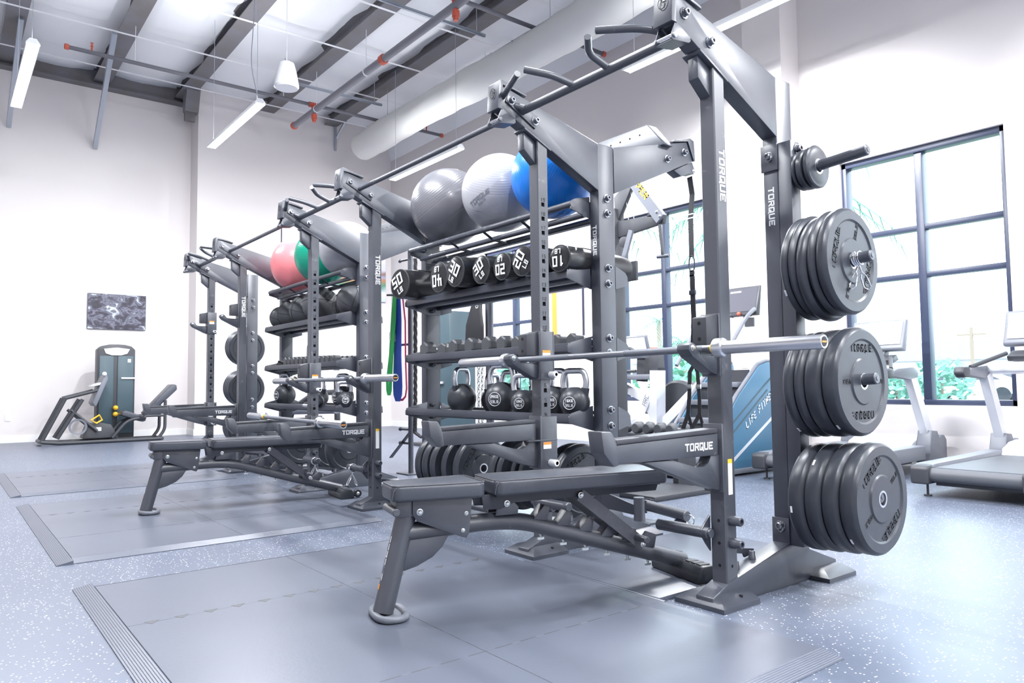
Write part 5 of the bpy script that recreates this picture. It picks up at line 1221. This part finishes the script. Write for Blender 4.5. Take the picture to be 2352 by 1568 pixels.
t = thing('steel_chain', 'steel chain hanging behind the kettlebells', 'chain', (-3.18, 1.10, 1.10))
lk = MB().tube([(.010*math.cos(a), 0, .022*math.sin(a)) for a in [2*PI*k/14 for k in range(14)]], .0045, 6, True).mesh('link', 'zinc')
for k in range(18):
    for dx in (0, -.05): obj('link', lk, None, t, loc=(dx, 0, -.034*k), rot=(0, 0, PI/2*(k % 2)+.3))
obj('hook_post', MB().cyl((.05, .06, -1.10), (.05, .06, .75), .020, 14).cyl((.05, .07, .02), (-.07, -.01, .02), .010, 10), 'powder', t)

# ================================================================== leg press against the end wall
t = thing('leg_press', 'black leg press machine with a dark weight tower against the end wall', 'leg press', (-12.25, 0, 0), 0)
tw = obj('weight_tower', MB().prism([(-.36, 0.05), (-.36, 1.56), (-.30, 1.62), (-.19, 1.645), (-.06, 1.65), (.06, 1.645), (.16, 1.62), (.22, 1.56), (.22, .05)], 'x', -.36, -.10, .012), 'machine_dark', t)
for a, b in ((-.335, -.115), (-.055, .195)): obj('shroud_panel', MB().box(-.10, -.082, a, b, .12, 1.45, .008), 'machine_teal', tw)
obj('name_plate', MB().prism([(-.27, 1.57), (-.24, 1.49), (-.15, 1.46), (0, 1.46), (.09, 1.49), (.13, 1.57), (-.07, 1.595)], 'x', -.10, -.078, .004), 'white_metal', tw)
obj('weight_pin', MB().box(-.10, -.06, .0, .22, 1.05, 1.08, .004), 'silver_paint', tw)
obj('info_label', MB().box(-.0815, -.080, .10, .15, 1.34, 1.40), 'white_print', tw, smooth=False)
for k in range(10): obj('stack_plate', MB().box(-.30, -.105, -.10, -.07, .12+.04*k, .155+.04*k, .002), 'yellow_plastic' if k > 5 else 'machine_dark', tw)
obj('base_rail', MB().tube(fillet([(.0, -1.20, .05), (.0, -.95, .03), (.0, .55, .03)], .1, 4), .03, 10), 'machine_dark', t)
obj('base_rail', MB().tube([(.45, -1.20, .06), (.45, -.95, .03), (.45, .55, .03)], .03, 10), 'machine_dark', t)
obj('cross_rail', MB().cyl((-.02, -1.20, .06), (.47, -1.20, .06), .03, 12), 'machine_dark', t)
obj('cross_rail', MB().cyl((-.02, .55, .03), (.47, .55, .03), .03, 12), 'machine_dark', t)
for x in (.02, .43):
    obj('front_strut', MB().tube([(x, -1.19, .06), (x, -.88, .74)], .028, 10), 'machine_dark', t)
    obj('top_link', MB().tube([(x, -.88, .74), (x, -.44, .86)], .026, 10), 'machine_dark', t)
    obj('inner_strut', MB().tube([(x, -.98, .10), (x, -.64, .72)], .028, 10), 'machine_dark', t)
    obj('roller_link', MB().tube([(x, -.80, .55), (x, -.42, .20)], .024, 10), 'machine_dark', t)
    obj('seat_post', MB().tube(fillet([(x, -.20, .08), (x, .02, .36), (x, .30, .40)], .12, 5), .026, 10), 'machine_dark', t)
    obj('back_post', MB().tube(fillet([(x, .50, .04), (x, .60, .18), (x, .60, .68)], .1, 5), .026, 10), 'machine_dark', t)
    obj('back_link', MB().tube([(x, .20, .42), (x, .60, .42)], .020, 10), 'machine_dark', t)
obj('foot_plate', MB().prism([(-.46, .60), (-.44, .62), (-.28, 1.05), (-.30, 1.12), (-.34, 1.10), (-.50, .66)], 'x', .0, .45, .008), 'machine_gray', t)
obj('foot_plate_pad', MB().prism([(-.52, .92), (-.50, .95), (-.36, 1.0), (-.33, .96)], 'x', .02, .43, .01), 'screen', t)
obj('grip_knob', MB().sph((.46, -.34, 1.13), .035, 14, 10), 'white_metal', t)
obj('seat', MB().prism([(-.06, .44), (-.05, .50), (.0, .52), (.30, .40), (.31, .34), (.26, .32)], 'x', .05, .40, .014, seg=3), 'vinyl', t)
obj('backrest', MB().prism([(.28, .46), (.36, .42), (.80, .86), (.79, .94), (.72, .955)], 'x', .06, .39, .018, seg=3), 'vinyl', t)
obj('cable_wheel', MB().lathe([(.10, -.01), (.13, -.015), (.12, 0), (.13, .015), (.10, .01)], (.45, -.70, .28), (1, 0, 0), 24, close=False), 'machine_gray', t)
obj('carriage', MB().prism([(-.62, .10), (-.55, .30), (-.40, .34), (-.22, .30), (-.10, .08), (-.62, .08)], 'x', .05, .40, .02), 'machine_dark', t)
obj('adjust_lever', MB().tube([(.46, -.52, .38), (.46, -.40, .46), (.46, -.36, .38), (.46, -.44, .33)], .016, 8, True), 'yellow_plastic', t)
for z in (.56, .45): obj('selector_knob', MB().sph((-.03, -.085, z), .042, 14, 10), 'yellow_plastic', t)
obj('warning_label', MB().box(.404, .406, -.46, -.36, .20, .26), 'sticker_white', t, smooth=False)
obj('grip_handle', MB().tube([(.47, .20, .42), (.52, .24, .40), (.53, .28, .50)], .016, 8), 'machine_dark', t)

# second machine glimpsed between the far racks
t = thing('far_bench_press', 'dark padded bench machine glimpsed behind the farthest rack', 'machine', (-9.2, 2.2, 0))
obj('frame', MB().tube(fillet([(-.5, -.3, .05), (-.4, -.2, .55), (.2, -.1, .78), (.9, .0, .80)], .15, 5), .04, 12), 'machine_dark', t)
obj('roller', MB().cyl((-.3, -.25, .52), (1.0, -.1, .56), .075, 20), 'machine_gray', t)
obj('upright', MB().tube([(.6, .1, .03), (.55, .1, 1.15)], .045, 12), 'machine_dark', t)
obj('pad', MB().prism([(.35, .95), (.40, 1.10), (.85, 1.12), (.90, .98)], 'y', -.15, .15, .03, seg=3), 'screen', t)
obj('grip', MB().cyl((-.5, -.32, .66), (-.3, -.3, .66), .04, 14), 'machine_dark', t)
obj('foot', MB().box(-.7, 1.0, -.35, .35, 0, .05, .01), 'machine_dark', t)

# tall cable column at the back corner, behind the kettlebells
t = thing('cable_column', 'tall blue-grey cable column in the far corner behind the storage rack', 'cable machine', (-7.25, 3.45, 0))
obj('column', MB().box(-.30, .30, -.20, .25, .04, 1.95, .02), 'machine_teal', t)
obj('slot', MB().box(-.04, .04, -.206, -.198, .15, 1.8), 'hole_shade', t, smooth=False)  # black strip on the face, slot shade given by its colour
obj('base', MB().box(-.40, .40, -.40, .35, 0, .05, .01), 'machine_dark', t)
for k in range(3): obj('selector', MB().box(-.12, .14, -.24, -.20, .55+.35*k, .585+.35*k, .004), 'silver_paint', t)

# ================================================================== outside the windows
tag(obj('outdoor_ground', MB().box(-160, 120, YW+.3, 190, -.25, -.14), 'asphalt', smooth=False), 'pale pavement outside the windows', 'ground', kind='structure')
tag(obj('lawn_strip', MB().box(-60, 60, 12, 21, -.14, -.10), 'lawn', smooth=False), 'grass verge outside the windows', 'lawn', kind='structure')
def palm(label, p, h, nf, fl, seed):
    t = thing('palm_tree', label, 'palm tree', p, 0, 'palm trees outside'); r = random.Random(seed)
    obj('trunk', MB().tube([(0, 0, 0), (.06, .03, h*.5), (.0, 0, h)], [.16, .12, .13], 10), 'trunk', t)
    for k in range(nf):
        a = 2*PI*k/nf+r.uniform(-.2, .2); el = r.uniform(-.15, .9); d = Vector((math.cos(a), math.sin(a), 0)); m_ = MB()
        pts = []
        for i in range(7):
            f = i/6; pts.append(Vector((0, 0, h))+d*fl*f*math.cos(el*(1-f*.5))+Vector((0, 0, 1))*(fl*(math.sin(el)*f-.75*f*f)))
        m_.tube(pts, [.02, .018, .016, .012, .010, .007, .004], 4)
        s_ = d.cross(Vector((0, 0, 1)))
        for i in range(1, 7):
            for sg in (-1, 1):
                for dd in (0, .5):
                    b = pts[i-1].lerp(pts[i], dd); tp = b+(s_*sg*.75+(pts[i]-pts[i-1]).normalized()*.8+Vector((0, 0, -.45)))*fl*.26; w_ = (pts[i]-pts[i-1]).normalized()*.022
                    m_.bm.faces.new([m_.bm.verts.new(q) for q in (b-w_, b+w_, tp)])
        obj('frond', m_, 'leaf', t, smooth=False)
palm('palm tree with drooping fronds close outside the right window', (-4.55, 7.7, -.14), 4.0, 17, 1.9, 1)
palm('young palm tree seen through the middle window', (-13.6, 16.7, -.14), 2.3, 16, 1.3, 2)
palm('tall palm tree farther off through the middle window', (-24.6, 28.4, -.14), 4.4, 14, 2.2, 3)
palm('palm tree close outside the middle window with fronds at its top', (-8.7, 7.9, -.14), 4.3, 16, 1.9, 5)
def shrub(label, p, rx, rz, seed, n=260):
    t = thing('shrub', label, 'shrub', p, 0, 'shrubs outside'); r = random.Random(seed); m_ = MB()
    for k in range(n):
        u = Vector((r.gauss(0, 1), r.gauss(0, 1), r.gauss(0, 1))).normalized()*(r.random()**.4)
        c = Vector((u.x*rx, u.y*rx, rz+u.z*rz)); a = Vector((r.uniform(-1, 1), r.uniform(-1, 1), r.uniform(-.4, 1))).normalized(); b = a.orthogonal().normalized()
        L = .16*rx+.06; m_.bm.faces.new([m_.bm.verts.new(q) for q in (c-b*L*.4, c+a*L, c+b*L*.4, c-a*L*.5)])
    o = obj('foliage', m_, 'leaf', t, smooth=False); o['kind'] = 'stuff'
    obj('stem', MB().cyl((0, 0, 0), (0, 0, rz), .05, 8), 'trunk', t)
shrub('green shrub below the palm in the middle window', (-12.4, 15.1, -.14), 1.05, 1.0, 1)
shrub('green shrub behind the treadmill in the right window', (-11.0, 30.0, -.14), 1.2, .95, 2)
shrub('low green shrub in the left part of the right window', (-13.5, 31.5, -.14), 1.3, .8, 3)
shrub('green shrub in the far left window behind the kettlebells', (-15.7, 10.8, -.14), 1.4, .85, 4)
shrub('small green shrub left of the stop sign', (-17.5, 17.5, -.14), 1.0, .7, 6)
t = thing('stop_sign', 'red octagonal stop sign outside the middle window', 'sign', (-15.55, 17.5, -.14))
yawS = math.radians(40)
def oc(R): return [(R*math.cos(PI/8+k*PI/4), 1.92+R*math.sin(PI/8+k*PI/4)) for k in range(8)]
MS = Matrix.Rotation(yawS, 4, 'Z')
obj('post', MB().cyl((0, 0, 0), (0, 0, 2.3), .03, 10), 'galvanized', t)
obj('face', MB().prism(oc(.42), 'y', -.05, -.045, 0, MS), 'white_print', t, smooth=False)
pf_ = obj('red_face', MB().prism(oc(.39), 'y', -.053, -.051, 0, MS), 'red_paint', t, smooth=False)
obj('lettering', text(MB(), 'STOP', (0, -.0545, 1.92), (1, 0, 0), (0, 0, 1), .24, .42, .16, .34, center=True).move(MS), 'white_print', pf_, smooth=False)
t = thing('lime_sign', 'lime green barrel by the stop sign', 'barrel', (-15.9, 16.6, -.14))
obj('body', MB().lathe([(.26, 0), (.28, .05), (.24, .5), (.2, .95), (0, .97)], n=18), 'lime_plastic', t)
obj('band', MB().cyl((0, 0, .55), (0, 0, .68), .245, 18), 'white_print', t)
def car(label, p, rz):
    t = thing('parked_car', label, 'car', p, rz, 'cars parked outside')
    obj('body', MB().prism([(-2.2, .35), (-2.25, .75), (-1.4, .95), (-.8, 1.40), (.7, 1.42), (1.5, .98), (2.2, .88), (2.25, .35)], 'y', -.85, .85, .06), 'car_paint', t)
    obj('windows', MB().prism([(-1.3, .97), (-.76, 1.33), (.66, 1.35), (1.35, 1.0)], 'y', -.87, .87), 'screen_dark', t, smooth=False)
    for x in (-1.4, 1.4):
        for y in (-.8, .8): obj('wheel', MB().cyl((x, y-.1, .33), (x, y+.1, .33), .33, 20), 'rubber', t)
car('pale car parked across the street in the right window', (-11.9, 35.5, -.14), .1)
car('pale car farther right across the street in the right window', (-6.5, 38.0, -.14), .05)
def house(label, p, w_, h, rz):
    t = thing('far_house', label, 'house', p, rz, 'houses across the street')
    obj('wall', MB().box(-w_, w_, -3, 3, 0, h), 'house_wall', t, smooth=False)
    obj('roof', MB().prism([(-w_-.5, h), (w_+.5, h), (w_*.6, h+1.4), (-w_*.6, h+1.4)], 'y', -3.5, 3.5), 'asphalt', t, smooth=False)
    for x in (-w_*.6, 0, w_*.6): obj('window', MB().box(x-.6, x+.6, -3.04, -3.0, .9, 2.0), 'screen_dark', t, smooth=False)
house('pale low house across the street in the right window', (-22, 62, -.14), 6, 2.5, .1)
house('pale low house across the street farther right', (-6, 64, -.14), 6, 2.6, 0)
house('pale low house across the street in the middle window', (-42, 46, -.14), 7, 2.6, .5)
t = thing('utility_pole', 'utility pole far outside the right window', 'pole', (-16.1, 47.5, -.14))
obj('pole', MB().cyl((0, 0, 0), (0, 0, 4.2), .11, 8), 'trunk', t)
obj('cross_arm', MB().box(-.8, .8, -.06, .06, 3.7, 3.82), 'trunk', t)
